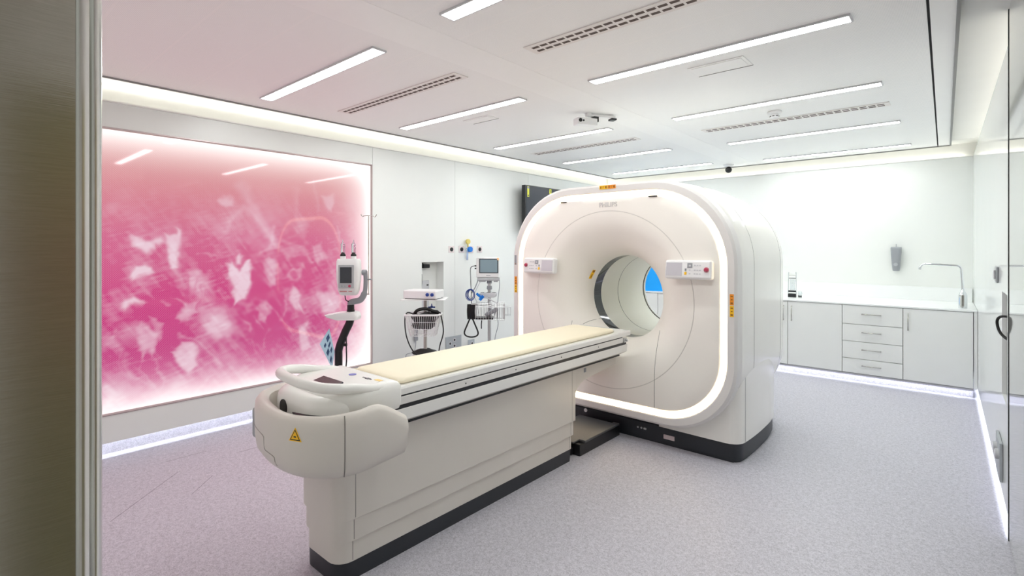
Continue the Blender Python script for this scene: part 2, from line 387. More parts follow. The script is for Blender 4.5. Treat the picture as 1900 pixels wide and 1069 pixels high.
def hatch(x0, x1, y0, y1, label):
    t = thing('access_hatch', label, 'hatch', ((x0+x1)/2, (y0+y1)/2, ZC)); a, b = (x1-x0)/2, (y1-y0)/2
    m = MB(); m.box(-a, a, -b, b, -.004, -.0005); m.build('frame', CEILP, t, bevel=.001)
    m = MB(); m.box(-a+.02, a-.02, -b+.02, b-.02, -.0065, -.004); m.build('cover', CEILP, t, bevel=.001)
    m = MB(); m.box(-a, a, b, b+.004, -.006, -.0005); m.build('gap', SEAM, t)
hatch(-1.35, -1.0, 3.29, 3.49, 'white rectangular hatch in the ceiling right of the scanner')
hatch(-3.47, -3.15, 3.27, 3.41, 'small white hatch in the ceiling beside the pink wall row of lamps')
t = thing('smoke_detector', 'round white smoke detector on the ceiling before the slot vent', 'smoke detector', (-1.207, 4.82, ZC))
m = MB(); m.lathe([(.055, -.0005), (.058, -.012), (.05, -.022), (.03, -.026)]); m.build('base', WPLAST, t)
m = MB(); m.lathe([(.028, -.026), (.036, -.040), (.034, -.055), (.012, -.060)]); m.build('chamber', WPLAST, t)
m = MB()
for k in range(8):
    M = Matrix.Rotation(k*PI/4, 4, 'Z'); m.box(.031, .0365, -.009, .009, -.047, -.040, 0, M)
m.build('openings', BLACK, t)
t = thing('dome_camera', 'small black ball security camera hanging from the ceiling above the scanner', 'camera', (-2.46, 7.45, ZC))
m = MB(); m.lathe([(.07, -.0005), (.07, -.015), (.055, -.03), (.04, -.035)]); m.build('mount', WPLAST, t)
m = MB(); m.lathe([(.02*math.sin(PI*k/10)*2.2+.001, -.075-.044*math.cos(PI*k/10)) for k in range(11)][::-1]); m.build('ball', BLACK, t)
# ceiling-mounted tracking camera on its rail
t = thing('ceiling_camera', 'white box camera on a short rail hanging from the middle of the ceiling', 'camera', (-2.45, 3.80, ZC), TH+R(20))
m = MB(); m.box(-.115, .075, -.045, .045, -.112, -.052); m.build('housing', WPLAST, t, bevel=.006)
m = MB(); m.lathe([(.016, 0), (.016, .006), (.011, .008)], (-.092, -.045, -.078), '-y'); m.lathe([(.008, 0), (.008, .004)], (-.062, -.045, -.078), '-y'); m.build('lens', BLACK, t)
m = MB(); m.box(.03, .26, -.02, .02, -.030, -.012, 0, Matrix.Rotation(R(-4), 4, 'Z')); m.box(.22, .25, -.02, .02, -.012, -.0005); m.box(-.01, .03, -.02, .02, -.03, -.0005); m.build('rail', WPLAST, t, bevel=.002)
m = MB(); m.box(.05, .095, -.03, .03, -.075, -.0302); m.build('bracket', BLACK, t)
m = MB(); m.box(.225, .275, -.03, .03, -.045, -.0302); m.build('bracket', BLACK, t)

# ------------------------------------------------------------ pink light box
def build_art():
    W, H_ = A1-A0-.03, AZ1-AZ0-.03; NX, NZ = 560, 440
    ys = np.linspace(A0+.015, A1-.015, NX); zs = np.linspace(AZ0+.015, AZ1-.015, NZ)
    Y, Z = np.meshgrid(ys, zs)
    rng = np.random.RandomState(5)
    def noise(sx, sz, ang=0, seed=0):
        r = np.random.RandomState(seed); g = r.rand(64, 64)
        c, s = math.cos(ang), math.sin(ang); u = ((Y*c+Z*s)/sx+20) % 63; v = ((-Y*s+Z*c)/sz+20) % 63
        i = np.floor(u).astype(int); j = np.floor(v).astype(int); a = u-i; b = v-j; a = a*a*(3-2*a); b = b*b*(3-2*b)
        i2 = (i+1) % 64; j2 = (j+1) % 64
        return (g[j, i]*(1-a)+g[j, i2]*a)*(1-b)+(g[j2, i]*(1-a)+g[j2, i2]*a)*b
    # photo-derived layout: coordinates (u, v) of a 958x900 sheet, mapped onto the panel
    fwx, fwy = -math.sin(TH), math.cos(TH); rx, ry = math.cos(TH), math.sin(TH)
    def uv(u, v):
        px, py = 180+.5238*u, 230+.5238*v
        q = (px-950)/950; dx = fwx+q*rx; dy = fwy+q*ry; t_ = XL/dx
        return dy*t_, 1.5+(460.5-py)/950*t_
    light = np.zeros_like(Y); dark = np.zeros_like(Y)
    def pq(px, py):
        q = (px-950)/950; dx = fwx+q*rx; dy = fwy+q*ry; t_ = XL/dx
        return dy*t_, 1.5+(460.5-py)/950*t_
    def put(f, d):
        nonlocal light, dark
        if d: dark = dark+f*(1-dark)
        else: light = light+f*(1-light)
    def poly(c, pts, st, blur=.022, d=False):
        st = min(.97, st*1.12)
        P = [pq(c[0]+c[2]*u, c[1]+c[2]*v) for u, v in pts]; dist = np.full(Y.shape, 1e9); ins = np.zeros(Y.shape, bool)
        for k in range(len(P)):
            a = P[k]; b = P[(k+1) % len(P)]; ex, ez = b[0]-a[0], b[1]-a[1]
            tt = np.clip(((Y-a[0])*ex+(Z-a[1])*ez)/(ex*ex+ez*ez+1e-9), 0, 1); dist = np.minimum(dist, np.hypot(Y-a[0]-tt*ex, Z-a[1]-tt*ez))
            cr = (a[1] > Z) != (b[1] > Z); xx = a[0]+(Z-a[1])/(ez if abs(ez) > 1e-9 else 1e-9)*ex; ins ^= cr & (Y < xx)
        put(st/(1+np.exp(np.clip(-np.where(ins, dist, -dist)/blur*3, -30, 30))), d)
    def stk(c, pts, w_, st, d=False, soft=1.1):
        P = [pq(c[0]+c[2]*u, c[1]+c[2]*v) for u, v in pts]; dist = np.full(Y.shape, 1e9); wd = w_*c[2]*.0036
        for k in range(len(P)-1):
            a, b = P[k], P[k+1]; ex, ez = b[0]-a[0], b[1]-a[1]
            tt = np.clip(((Y-a[0])*ex+(Z-a[1])*ez)/(ex*ex+ez*ez+1e-9), 0, 1); dist = np.minimum(dist, np.hypot(Y-a[0]-tt*ex, Z-a[1]-tt*ez))
        if w_ < 13 and not d: st = st*.6
        put(st/(1+np.exp(np.clip((dist-wd)/(wd*soft*.4+.002), -30, 30))), d)
    Y0, Z0 = Y, Z; Yw = Y+(noise(.09, .09, .3, 21)-.5)*.045+(noise(.03, .03, .1, 22)-.5)*.012; Zw = Z+(noise(.09, .09, -.2, 23)-.5)*.045+(noise(.03, .03, .6, 24)-.5)*.012
    Y, Z = Yw, Zw
    A = (190, 380, .374); B = (400, 330, .365)
    for u, v, r_, q in ((60, 700, 40, .4), (130, 620, 32, .35), (580, 610, 85, .5), (380, 940, 70, .6), (270, 960, 60, .5), (60, 960, 60, .6), (40, 30, 30, .3), (500, 80, 40, .25), (530, 380, 40, .35), (640, 60, 60, .3), (600, 780, 80, .35), (210, 400, 70, .25), (60, 480, 45, .3), (180, 650, 60, .2), (120, 860, 50, .25)):
        stk(A, ((u, v), (u+3, v)), r_, q, soft=1.2)
    for u, v, r_, q in ((440, 240, 40, .45), (580, 640, 70, .5), (560, 400, 22, .5), (540, 870, 80, .55), (700, 830, 70, .4), (620, 950, 90, .6), (130, 260, 70, .25), (300, 200, 90, .22), (60, 330, 60, .2), (350, 480, 60, .2), (480, 620, 60, .2), (690, 120, 60, .3), (600, 520, 60, .25), (250, 100, 90, .15), (30, 700, 60, .5), (330, 1000, 80, .35), (200, 1050, 70, .4), (700, 560, 50, .3)):
        stk(B, ((u, v), (u+3, v)), r_, q, soft=1.2)
    for u, v, r_, q in ((70, 390, 60, .5), (30, 540, 60, .7), (310, 780, 80, .8), (120, 760, 60, .6), (560, 700, 70, .5), (20, 830, 50, .6), (200, 540, 40, .5), (450, 600, 40, .4), (480, 880, 40, .5), (300, 300, 50, .3), (220, 880, 40, .5)):
        stk(A, ((u, v), (u+3, v)), r_, q, True, 1.4)
    for u, v, r_, q in ((300, 800, 130, .6), (130, 900, 90, .55), (470, 560, 70, .5), (400, 850, 60, .5), (230, 620, 50, .4), (500, 800, 30, .3), (150, 210, 30, .4), (560, 500, 50, .5), (100, 600, 60, .3), (20, 900, 50, .6), (420, 420, 50, .3)):
        stk(B, ((u, v), (u+3, v)), r_, q, True, 1.4)
    for pts, q in ((((310, 145), (335, 155), (360, 150), (368, 118), (388, 130), (385, 230), (378, 315), (355, 328), (340, 320), (338, 240)), .85),
        (((135, 180), (160, 150), (200, 155), (225, 180), (255, 185), (290, 170), (310, 190), (270, 205), (250, 225), (215, 235), (185, 215), (150, 200)), .8),
        (((145, 350), (165, 315), (200, 300), (235, 305), (240, 330), (200, 345), (165, 365)), .85), (((88, 495), (100, 470), (150, 460), (190, 475), (195, 490), (150, 485), (130, 500), (110, 520), (92, 510)), .85),
        (((155, 610), (185, 590), (230, 600), (270, 650), (275, 700), (240, 745), (215, 720), (195, 745), (180, 700), (175, 650)), .6), (((340, 740), (380, 725), (400, 685), (440, 690), (480, 730), (480, 790), (440, 830), (400, 790), (370, 760)), .7),
        (((355, 560), (420, 500), (470, 500), (480, 520), (430, 560), (380, 575)), .55), (((420, 350), (470, 320), (530, 340), (520, 420), (490, 470), (450, 460)), .3), (((240, 560), (300, 580), (290, 680), (260, 640)), .4), (((500, 590), (560, 560), (640, 590), (640, 650), (560, 680), (510, 640)), .35)):
        poly(A, pts, q)
    for pts, q in ((((25, 115), (50, 95), (90, 105), (105, 135), (85, 130), (55, 135), (30, 130)), .75), (((55, 440), (90, 430), (120, 470), (160, 430), (190, 420), (175, 520), (150, 620), (110, 640), (85, 560)), .85), (((110, 390), (125, 378), (142, 392), (136, 425), (118, 425)), .7),
        (((250, 430), (280, 400), (320, 440), (310, 540), (270, 560)), .4), (((540, 90), (605, 90), (598, 170), (575, 165)), .6), (((400, 550), (430, 600), (445, 690), (400, 650), (375, 620)), .6), (((220, 650), (260, 620), (290, 660), (250, 740), (225, 720)), .45), (((520, 590), (600, 580), (640, 620), (600, 690), (540, 680)), .4), (((420, 760), (470, 740), (480, 860), (440, 880)), .5),
        (((500, 340), (540, 330), (560, 420), (520, 440)), .35), (((330, 350), (430, 345), (420, 400), (360, 420)), .3)):
        poly(B, pts, q)
    for pts, w_, q in ((((380, 640), (450, 670), (520, 720), (580, 790)), 9, .65), (((340, 450), (420, 500)), 6, .6), (((360, 330), (410, 420)), 9, .5), (((230, 440), (330, 500)), 8, .35), (((110, 740), (150, 860), (230, 900)), 7, .5), (((60, 620), (90, 760), (140, 900)), 6, .35), (((250, 760), (300, 850), (290, 900)), 5, .5), (((190, 740), (210, 840), (250, 910)), 4, .5), (((140, 780), (200, 770), (280, 760)), 5, .4), (((510, 860), (470, 940)), 8, .4), (((20, 920), (40, 980)), 14, .6), (((480, 240), (560, 260)), 6, .35)):
        stk(A, pts, w_, q)
    for pts, w_, q in ((((130, 40), (210, 180), (300, 330)), 26, .5), (((300, 240), (285, 330)), 8, .7), (((50, 270), (80, 200), (150, 160), (210, 210)), 16, .45), (((240, 375), (340, 322), (430, 345), (490, 420)), 10, .5), (((620, 240), (645, 350)), 6, .6), (((380, 490), (395, 462), (420, 470), (428, 500), (405, 512), (382, 495)), 7, .55), (((265, 760), (255, 860)), 5, .5), (((150, 730), (185, 745), (170, 780)), 6, .6), (((180, 820), (215, 880)), 5, .5), (((200, 700), (250, 780)), 4, .5), (((290, 870), (340, 960)), 7, .45), (((330, 700), (390, 800)), 4, .4), (((110, 840), (200, 930)), 5, .4), (((240, 620), (330, 720)), 5, .4), (((360, 600), (345, 700)), 5, .4), (((30, 560), (80, 600)), 10, .3), (((230, 930), (270, 1010)), 8, .4), (((360, 900), (420, 980)), 8, .4), (((410, 60), (420, 200)), 14, .25), (((500, 30), (520, 160)), 14, .25), (((60, 800), (110, 870)), 5, .35), (((440, 440), (430, 470)), 12, .6)):
        stk(B, pts, w_, q)
    for pts, w_, q in ((((470, 370), (450, 470)), 4, .8), (((490, 400), (482, 500)), 4, .8), (((420, 340), (440, 480)), 4, .6), (((320, 580), (420, 650), (510, 730)), 8, .7), (((400, 400), (440, 490)), 3, .6), (((510, 420), (480, 500)), 3, .6), (((110, 550), (230, 585)), 5, .6), (((300, 620), (290, 700)), 14, .5), (((620, 510), (668, 600)), 5, .8), (((705, 510), (668, 600)), 5, .8), (((722, 640), (668, 600)), 4, .8), (((722, 690), (670, 620)), 4, .7), (((210, 760), (255, 905)), 5, .6), (((270, 780), (262, 900)), 5, .5), (((380, 320), (400, 380)), 4, .5), (((600, 420), (620, 500)), 5, .4)):
        stk(A, pts, w_, q, True)
    for pts, w_, q in ((((75, 650), (112, 740)), 4, .8), (((132, 655), (112, 740)), 4, .8), (((95, 790), (180, 840)), 5, .8), (((120, 730), (210, 800)), 4, .8), (((130, 700), (180, 690)), 4, .6), (((300, 560), (320, 640)), 4, .8), (((330, 470), (340, 640)), 4, .6), (((260, 660), (300, 760)), 5, .8), (((330, 650), (310, 780)), 5, .8), (((380, 700), (330, 800)), 5, .8), (((420, 640), (445, 700)), 4, .8), (((395, 640), (410, 700)), 4, .7), (((200, 760), (260, 800)), 4, .7), (((210, 560), (230, 650)), 4, .6), (((440, 470), (450, 600)), 8, .5), (((540, 500), (560, 590)), 6, .5), (((500, 560), (620, 570)), 6, .5), (((90, 240), (150, 215)), 10, .4), (((240, 850), (220, 960)), 5, .6), (((300, 820), (290, 920)), 5, .6), (((350, 830), (380, 900)), 5, .6), (((60, 420), (50, 470)), 6, .3), (((430, 700), (420, 800)), 8, .5)):
        stk(B, pts, w_, q, True)
    Y, Z = Y0, Z0
    n = .5*noise(.16, .30, .4, 1)+.3*noise(.07, .16, -.5, 2)+.2*noise(.03, .09, .5, 3)
    n2 = noise(.34, .4, .2, 7)
    h = (Z-AZ0)/(AZ1-AZ0)
    fade = np.clip((.86-h)/.35, 0, 1)
    nf = (noise(.022, .11, .6, 11)+noise(.05, .018, .3, 12)-1)
    t_ = light*(.45+.55*fade)+(n-.5)*.45*fade+(n2-.5)*.2*fade+nf*.22*fade
    t_ = np.clip(.01+t_, 0, .95); t_ = t_*(1-dark*.62*(1-light*.5))
    # ink: salmon at the top, rose in the middle, magenta at the foot
    stops = [(0, (216, 10, 142)), (.2, (205, 0, 126)), (.42, (214, 30, 126)), (.62, (220, 92, 140)), (.82, (226, 138, 146)), (1, (230, 166, 156))]
    ink = np.zeros(Y.shape+(3,))
    for c in range(3): ink[..., c] = np.interp(h, [s[0] for s in stops], [srgb(s[1])[c] for s in stops])
    # the sheet's own density (light passing through) in linear values
    hi = np.array(srgb((252, 226, 238)))
    rgb = ink*(1-t_[..., None])+hi*t_[..., None]
    # backlight's brighter edges, painted in as a glow mask kept in the alpha
    de = np.exp(-np.maximum(0, (AZ1-Z)/.14)**1.3)*.95+np.exp(-((Z-AZ0)/.13)**1.2)*.9+np.exp(-((A1-Y)/.17)**1.2)*1.0
    de = np.clip(de, 0, 1)
    v = np.zeros((NX*NZ, 3)); v[:, 0] = XL-.012; v[:, 1] = Y.ravel(); v[:, 2] = Z.ravel()
    idx = np.arange(NX*NZ).reshape(NZ, NX)
    f = np.stack([idx[:-1, :-1], idx[:-1, 1:], idx[1:, 1:], idx[1:, :-1]], -1).reshape(-1, 4)
    me = bpy.data.meshes.new('picture'); me.vertices.add(len(v)); me.vertices.foreach_set('co', v.ravel())
    me.loops.add(f.size); me.polygons.add(len(f)); me.loops.foreach_set('vertex_index', f.ravel()); me.polygons.foreach_set('loop_start', np.arange(0, f.size, 4)); me.polygons.foreach_set('loop_total', np.full(len(f), 4))
    me.update(calc_edges=True)
    ca_ = me.color_attributes.new('ink', 'FLOAT_COLOR', 'POINT')
    cc = np.ones((NX*NZ, 4)); cc[:, :3] = rgb.reshape(-1, 3); cc[:, 3] = de.ravel(); ca_.data.foreach_set('color', cc.ravel())
    m = bpy.data.materials.new('backlit halftone print'); m.use_nodes = True; nt = m.node_tree; b = nt.nodes['Principled BSDF']; L = nt.links.new
    at = nt.nodes.new('ShaderNodeVertexColor'); at.layer_name = 'ink'
    tc = nt.nodes.new('ShaderNodeTexCoord'); mp = nt.nodes.new('ShaderNodeMapping'); mp.inputs['Rotation'].default_value = (R(45), 0, 0); mp.inputs['Scale'].default_value = (0, 104, 104)
    L(tc.outputs['Object'], mp.inputs[0])
    vo = nt.nodes.new('ShaderNodeTexVoronoi'); vo.inputs['Scale'].default_value = 1; vo.inputs['Randomness'].default_value = 0; L(mp.outputs[0], vo.inputs['Vector'])
    mr = nt.nodes.new('ShaderNodeMapRange'); mr.inputs[1].default_value = .20; mr.inputs[2].default_value = .42; mr.inputs[3].default_value = .33; mr.inputs[4].default_value = 0; L(vo.outputs['Distance'], mr.inputs[0])
    mx = nt.nodes.new('ShaderNodeMix'); mx.data_type = 'RGBA'; L(mr.outputs[0], mx.inputs[0]); L(at.outputs['Color'], mx.inputs[6]); mx.inputs[7].default_value = (*srgb((250, 214, 226)), 1)
    mg = nt.nodes.new('ShaderNodeMix'); mg.data_type = 'RGBA'; L(at.outputs['Alpha'], mg.inputs[0]); L(mx.outputs[2], mg.inputs[6]); mg.inputs[7].default_value = (1.5, 1.42, 1.38, 1)
    b.inputs['Base Color'].default_value = (.02, .01, .015, 1); b.inputs['Roughness'].default_value = .04; b.inputs['Specular IOR Level'].default_value = .35
    L(mg.outputs[2], b.inputs['Emission Color']); b.inputs['Emission Strength'].default_value = E_ART
    me.materials.append(m)
    o = bpy.data.objects.new('picture', me); col.objects.link(o); return o
t = thing('light_box', 'large backlit pink picture of meadow flowers set in the left wall', 'light box', (XL, (A0+A1)/2, AZ0))
rel(build_art(), t)
m = MB(); fr = .008
m.box(XL-.05, XL+.004, A0, A1, AZ0, AZ0+fr); m.box(XL-.05, XL+.004, A0, A1, AZ1-fr, AZ1); m.box(XL-.05, XL+.004, A0, A0+fr, AZ0+fr, AZ1-fr); m.box(XL-.05, XL+.004, A1-fr, A1, AZ0+fr, AZ1-fr)
rel(m.build('frame', mat('light box frame', (190, 176, 176), .35, .6)), t)

# ------------------------------------------------------------ wall fittings, left wall
t = thing('wall_niche', 'open square recess with cables in the left wall behind the cart', 'niche', (XL, 3.86, .60)); rel(NICHE.build('lining', WALL), t)
m = MB(); m.box(XL-.2, XL-.11, 3.775, 3.90, .63, 1.12); o = rel(m.build('control_box', LGREY, bevel=.004), t)
m = MB(); m.box(XL-.11, XL-.105, 3.86, 3.885, 1.06, 1.075); rel(m.build('switch', BLACK), t)
m = MB(); m.box(XL-.11, XL-.105, 3.865, 3.88, .96, 1.0); rel(m.build('switch', BLACK), t)
m = MB(); m.cbox((XL-.12, 3.83, 1.29), (.10, .10, .045)); rel(m.build('adapter', BLACK, bevel=.01), t)
m = MB(); m.tube(smooth_path([(XL-.1, 3.80, 1.31), (XL-.06, 3.745, 1.32), (XL-.05, 3.72, 1.24), (XL-.07, 3.73, 1.14), (XL-.1, 3.72, .98), (XL-.1, 3.73, .70)]), .008); m.tube(smooth_path([(XL-.06, 3.725, 1.20), (XL-.07, 3.735, 1.11), (XL-.06, 3.72, 1.05)]), .022); rel(m.build('cable', RUBBER), t)
def outlet(y, z, label, w_=.085, h_=.08, n=1, dx=0):
    t = thing('gas_outlet', label, 'wall outlet', (XL+.001, y, z))
    m = MB(); m.box(0, .006, -w_/2, w_/2, -h_/2, h_/2); m.build('plate', mat('outlet plate', (228, 216, 216), .4), t, bevel=.002)
    m = MB(); m.lathe([(.022, .006), (.022, .014), (.014, .016)], (0, 0, 0), 'x'); m.build('socket', BLACK, t)
    m = MB(); m.lathe([(.026, .006), (.026, .009)], (0, 0, 0), 'x'); m.build('ring', STEEL, t)
outlet(4.145, 1.485, 'small square gas outlet on the left wall, left of the flow meter')
outlet(4.31, 1.485, 'gas outlet plate on the left wall just left of the blue knob')
outlet(4.47, 1.485, 'gas outlet plate on the left wall just right of the blue knob')
outlet(4.625, 1.485, 'gas outlet on the left wall above the patient monitor')
t = thing('flow_meter', 'oxygen flow meter with round blue knob and yellow dial on the left wall', 'flow meter', (XL+.008, 4.39, 1.485))
m = MB(); m.lathe([(.014, 0), (.014, .07)], (0, 0, 0), 'x'); m.build('body', CLEAR, t)
m = MB(); m.lathe([(.030, .045), (.034, .05), (.034, .08), (.026, .085)], (0, 0, 0), 'x'); m.build('knob', BLUE, t)
m = MB(); m.lathe([(.03, .02), (.032, .025), (.032, .045), (.028, .048)], (0, -.005, .095), 'x'); m.tube([(.03, 0, .02), (.03, -.005, .075)], .009); m.build('dial', mat('gauge yellow', (225, 205, 110), .4), t)
m = MB(); m.tube([(.04, -.02, -.02), (.04, -.025, -.13)], .012, 8); m.build('bottle', mat('pale blue plastic', (185, 205, 240), .2), t)
def sockets(y, z, w_, h_, k, label):
    t = thing('power_socket', label, 'power socket', (XL+.001, y, z))
    m = MB(); m.box(0, .008, -w_/2, w_/2, -h_/2, h_/2); m.build('plate', mat('socket plate grey', (176, 182, 186), .35), t, bevel=.002)
    for (a, b) in k:
        m = MB(); m.lathe([(.024, .008), (.024, .011), (.016, .0112), (.014, .0085)], (0, a, b), 'x', 20); q = m.build('outlet', LGREY, t)
        m = MB(); m.lathe([(.014, .0113), (.012, .0125)], (0, a, b), 'x', 16); m.build('opening', BLACK, q)
sockets(4.18, .358, .25, .165, [(-.06, 0), (.01, .035), (.01, -.035)], 'wide grey power socket plate low on the left wall behind the cart')
sockets(4.475, .31, .11, .10, [(.01, 0)], 'single power socket low on the left wall below the monitor stand')
t = thing('wall_screen', 'black flat screen mounted high on the left wall behind the scanner', 'screen', (-4.47, 5.9, 2.0))
m = MB(); m.box(-4.50, -4.44, 5.34, 6.50, 1.72, 2.362); rel(m.build('housing', BLACK, bevel=.004), t)
m = MB(); m.box(-4.4398, -4.438, 5.36, 6.48, 1.74, 2.345); rel(m.build('display', mat('switched off display', (48, 52, 62), .25)), t)
m = MB(); m.box(-4.60, -4.50, 5.75, 6.1, 1.9, 2.2); rel(m.build('bracket', BLACK), t)
m = MB(); m.box(-4.4378, -4.4365, 5.385, 5.425, 2.20, 2.345, 0); m.box(-4.4364, -4.436, 5.39, 5.42, 2.315, 2.34, 1); m.box(-4.4364, -4.436, 5.395, 5.415, 2.21, 2.23, 2); rel(m.build('energy_label', [mat('label lime', (225, 225, 70), .5), VIOLET, BLACK]), t)
m = MB(); m.box(-4.4378, -4.4365, 5.885, 5.93, 2.28, 2.345, 0); m.box(-4.4364, -4.436, 5.90, 5.918, 2.29, 2.335, 1); rel(m.build('sticker', [MATS['label lime'], BLACK]), t)

# ------------------------------------------------------------ right wall fittings
def ritem(name, label, cat, y, z): return thing(name, label, cat, (xr(y)-.001, y, z), -AR*-1 if False else math.atan(.018))
t = ritem('control_plate', 'small grey switch plate high on the right wall near its edge', 'switch', 4.38, 1.335)
m = MB(); m.box(-.010, 0, -.06, .06, -.048, .048); m.build('plate', GREYP, t, bevel=.003)
m = MB(); m.box(-.020, -.010, -.01, .045, -.028, .028); m.build('dial', LGREY, t, bevel=.005)
t = ritem('power_socket', 'grey socket plate low on the right wall above the glowing floor strip', 'power socket', 4.15, .28)
m = MB(); m.box(-.014, 0, -.14, .14, -.11, .11); m.build('plate', mat('dim grey plate', (168, 174, 178), .35), t, bevel=.003)
for k in (-.07, .06):
    m = MB(); m.lathe([(.03, -.014), (.03, -.03), (.022, -.032)], (0, k, .03), 'x'); m.build('plug', LGREY, t)
t = thing('wall_niche', 'tall narrow recess in the right wall with a black cable in it', 'niche', (xr(3.93), 3.93, .66))
m = MB()
rbox(m, 3.765, 4.095, .655, 1.255, .10, .11); rbox(m, 3.765, 3.77, .655, 1.255, .021, .10); rbox(m, 4.09, 4.095, .655, 1.255, .021, .10)
rel(m.build('lining', mat('recess grey', (176, 176, 174), .6)), t)
m = MB(); x_ = xr(3.9); m.tube(smooth_path([(x_+.08, 3.80, 1.13), (x_+.02, 3.84, 1.13), (x_-.02, 3.90, 1.12), (x_-.03, 3.93, 1.08), (x_-.01, 3.90, 1.02), (x_+.06, 3.80, .97)]), .007)
tag(m.build('cable', RUBBER), 'black cable looping out of the recess in the right wall', 'cable')

# ------------------------------------------------------------ cabinets, worktop, tap
YC = 6.87; ZT = .88
xs = [.10, -.461, -1.013, -1.573, -2.13, -2.69, -3.25, -3.81, -4.37]
def cabinet(i, kind, label):
    x1, x0 = xs[i], xs[i+1]; t = thing('base_cabinet', label, 'cabinet', ((x0+x1)/2, YC+.3, .095)); L = x1-x0; h = ZT-.02-.095
    m = MB(); m.box(-L/2+.001, L/2-.001, -.28, .30, 0, h); m.build('body', CABW, t)
    if kind == 'drawers':
        zz = [0, .165, .358, .552, h]
        for k in range(4):
            m = MB(); m.box(-L/2+.003, L/2-.003, -.30, -.281, zz[k]+.002, zz[k+1]-.004); d = m.build('drawer', CABW, t, bevel=.001)
            zc = (zz[k]+zz[k+1])/2+.01
            m = MB(); m.tube([(-.09, -.328, zc), (.09, -.328, zc)], .006, 8)
            for s in (-.082, .082): m.tube([(s, -.300, zc), (s, -.328, zc)], .005, 8)
            m.build('handle', STEEL, d)
    else:
        m = MB(); m.box(-L/2+.003, L/2-.003, -.30, -.281, .002, h-.004); d = m.build('door', CABW, t, bevel=.001)
        hx = -L/2+.045 if kind == 'left' else L/2-.045
        m = MB(); m.tube([(hx, -.328, h-.05), (hx, -.328, h-.235)], .006, 8)
        for s in (h-.06, h-.225): m.tube([(hx, -.300, s), (hx, -.328, s)], .005, 8)
        m.build('handle', STEEL, d)
    m = MB(); m.box(-L/2, -L/2+.002, -.285, -.27, 0, h); m.build('gap', SEAM, t)
cabinet(0, 'left', 'pale grey base cabinet with one door under the tap')
cabinet(1, 'drawers', 'pale grey base cabinet with four drawers')
cabinet(2, 'left', 'pale grey base cabinet with one door just left of the four drawers')
cabinet(3, 'right', 'base cabinet half hidden by the scanner, only its handle edge showing')
for i, q in ((4, 'third'), (5, 'fourth')): pass
cabinet(4, 'left', 'base cabinet hidden behind the scanner, next to the half hidden one')
cabinet(5, 'right', 'base cabinet seen through the scanner bore, right hand one')
cabinet(6, 'left', 'base cabinet seen through the scanner bore, under the blue carton')
cabinet(7, 'right', 'base cabinet in the far corner hidden behind the scanner')
t = thing('worktop', 'continuous glossy white worktop with upstand along the back wall', 'worktop', (-2.1, 7.3, ZT-.02))
m = MB(); m.prism([(-4.597, YC-.012), (xr(YC)-.002, YC-.012), (xr(YB)-.002, YB-.001), (-4.597, YB-.001)], ZT-.018, ZT, 'xy'); rel(m.build('slab', TOPW, bevel=.003), t)
m = MB(); m.box(-4.56, .103, YB-.02, YB-.001, ZT, ZT+.16); rel(m.build('upstand', TOPW, bevel=.002), t)
m = MB(); m.box(-4.5, .10, YC+.66, YC+.67, .0, ZT-.02); m.box(-4.5, .10, YC+.035, YC+.045, .0, .094); struct(m.build('baseboard_back', FLOOR))
strip('floor_led_strip', Matrix(((0, 1, 0, -4.5), (1, 0, 0, YC), (0, 0, 1, 0), (0, 0, 0, 1))), 4.6, .010, .022, .084, .090, LEDF, 'bluish white floor strip glowing under the base cabinets', 'floor strips')
m = MB(); m.box(.1035, .129, YC-.004, YC+.012, .095, ZT-.02); struct(m.build('trim_9', CABW))
m = MB(); m.box(-4.596, -4.373, YC-.004, YC+.012, .095, ZT-.02); struct(m.build('trim_11', CABW))
t = thing('tap', 'tall chrome tap with a long square spout standing on the worktop', 'tap', (.02, 7.02, ZT))
m = MB(); m.lathe([(.036, .0), (.036, .13), (.030, .15), (.014, .185), (.012, .20)]); m.build('body', CHROME, t)
m = MB(); m.tube([(0, 0, .17), (-.012, 0, .40)]+[(-.012-.04*math.sin(a)*0-.04*(1-math.cos(a)), 0, .40+.04*math.sin(a)) for a in (R(20), R(45), R(70), R(90))]+[(-.30, 0, .452), (-.33, 0, .44), (-.345, 0, .415), (-.348, 0, .39)], .0115, 10); m.build('spout', CHROME, t)
m = MB(); m.box(-.012, .012, -.056, -.036, .02, .14); m.build('lever', STEEL, t, bevel=.006)
t = thing('glass_dispenser', 'chrome framed dispenser stand with black base on the worktop', 'dispenser', (-1.60, 7.22, ZT), R(6))
m = MB()
for s in (-.045, .045): m.tube([(s, -.02, .0), (s*.92, 0, .30)], .005, 8)
m.lathe([(.006, .30), (.006, .315)], (-.041, 0, 0)); m.lathe([(.006, .30), (.006, .315)], (.041, 0, 0)); m.box(-.04, .04, -.004, .004, .27, .278); m.build('frame', CHROME, t)
m = MB(); m.box(-.045, .045, -.045, .045, .0, .045); m.build('base', BLACK, t, bevel=.003)
m = MB(); m.box(-.042, .042, -.03, .0, .065, .085); m.build('lower_clamp', BLACK, t, bevel=.003)
m = MB(); m.box(-.04, .04, -.004, .004, .235, .243); m.build('upper_clamp', BLACK, t)
m = MB(); m.lathe([(.028, .09), (.030, .1), (.030, .22), (.026, .225)], n=20); m.build('cylinder', CLEAR, t)
m = MB(); m.lathe([(.02, .0), (.022, .02), (.022, .07), (.018, .075)], (.085, 0, 0)); q = m.build('cup', CLEAR, t)
m = MB(); m.lathe([(.017, .002), (.017, .025)], (.085, 0, 0)); m.build('plug', BLACK, t)
t = thing('soap_dispenser', 'grey wall soap dispenser above the worktop', 'soap dispenser', (-.59, YB-.001, 1.37))
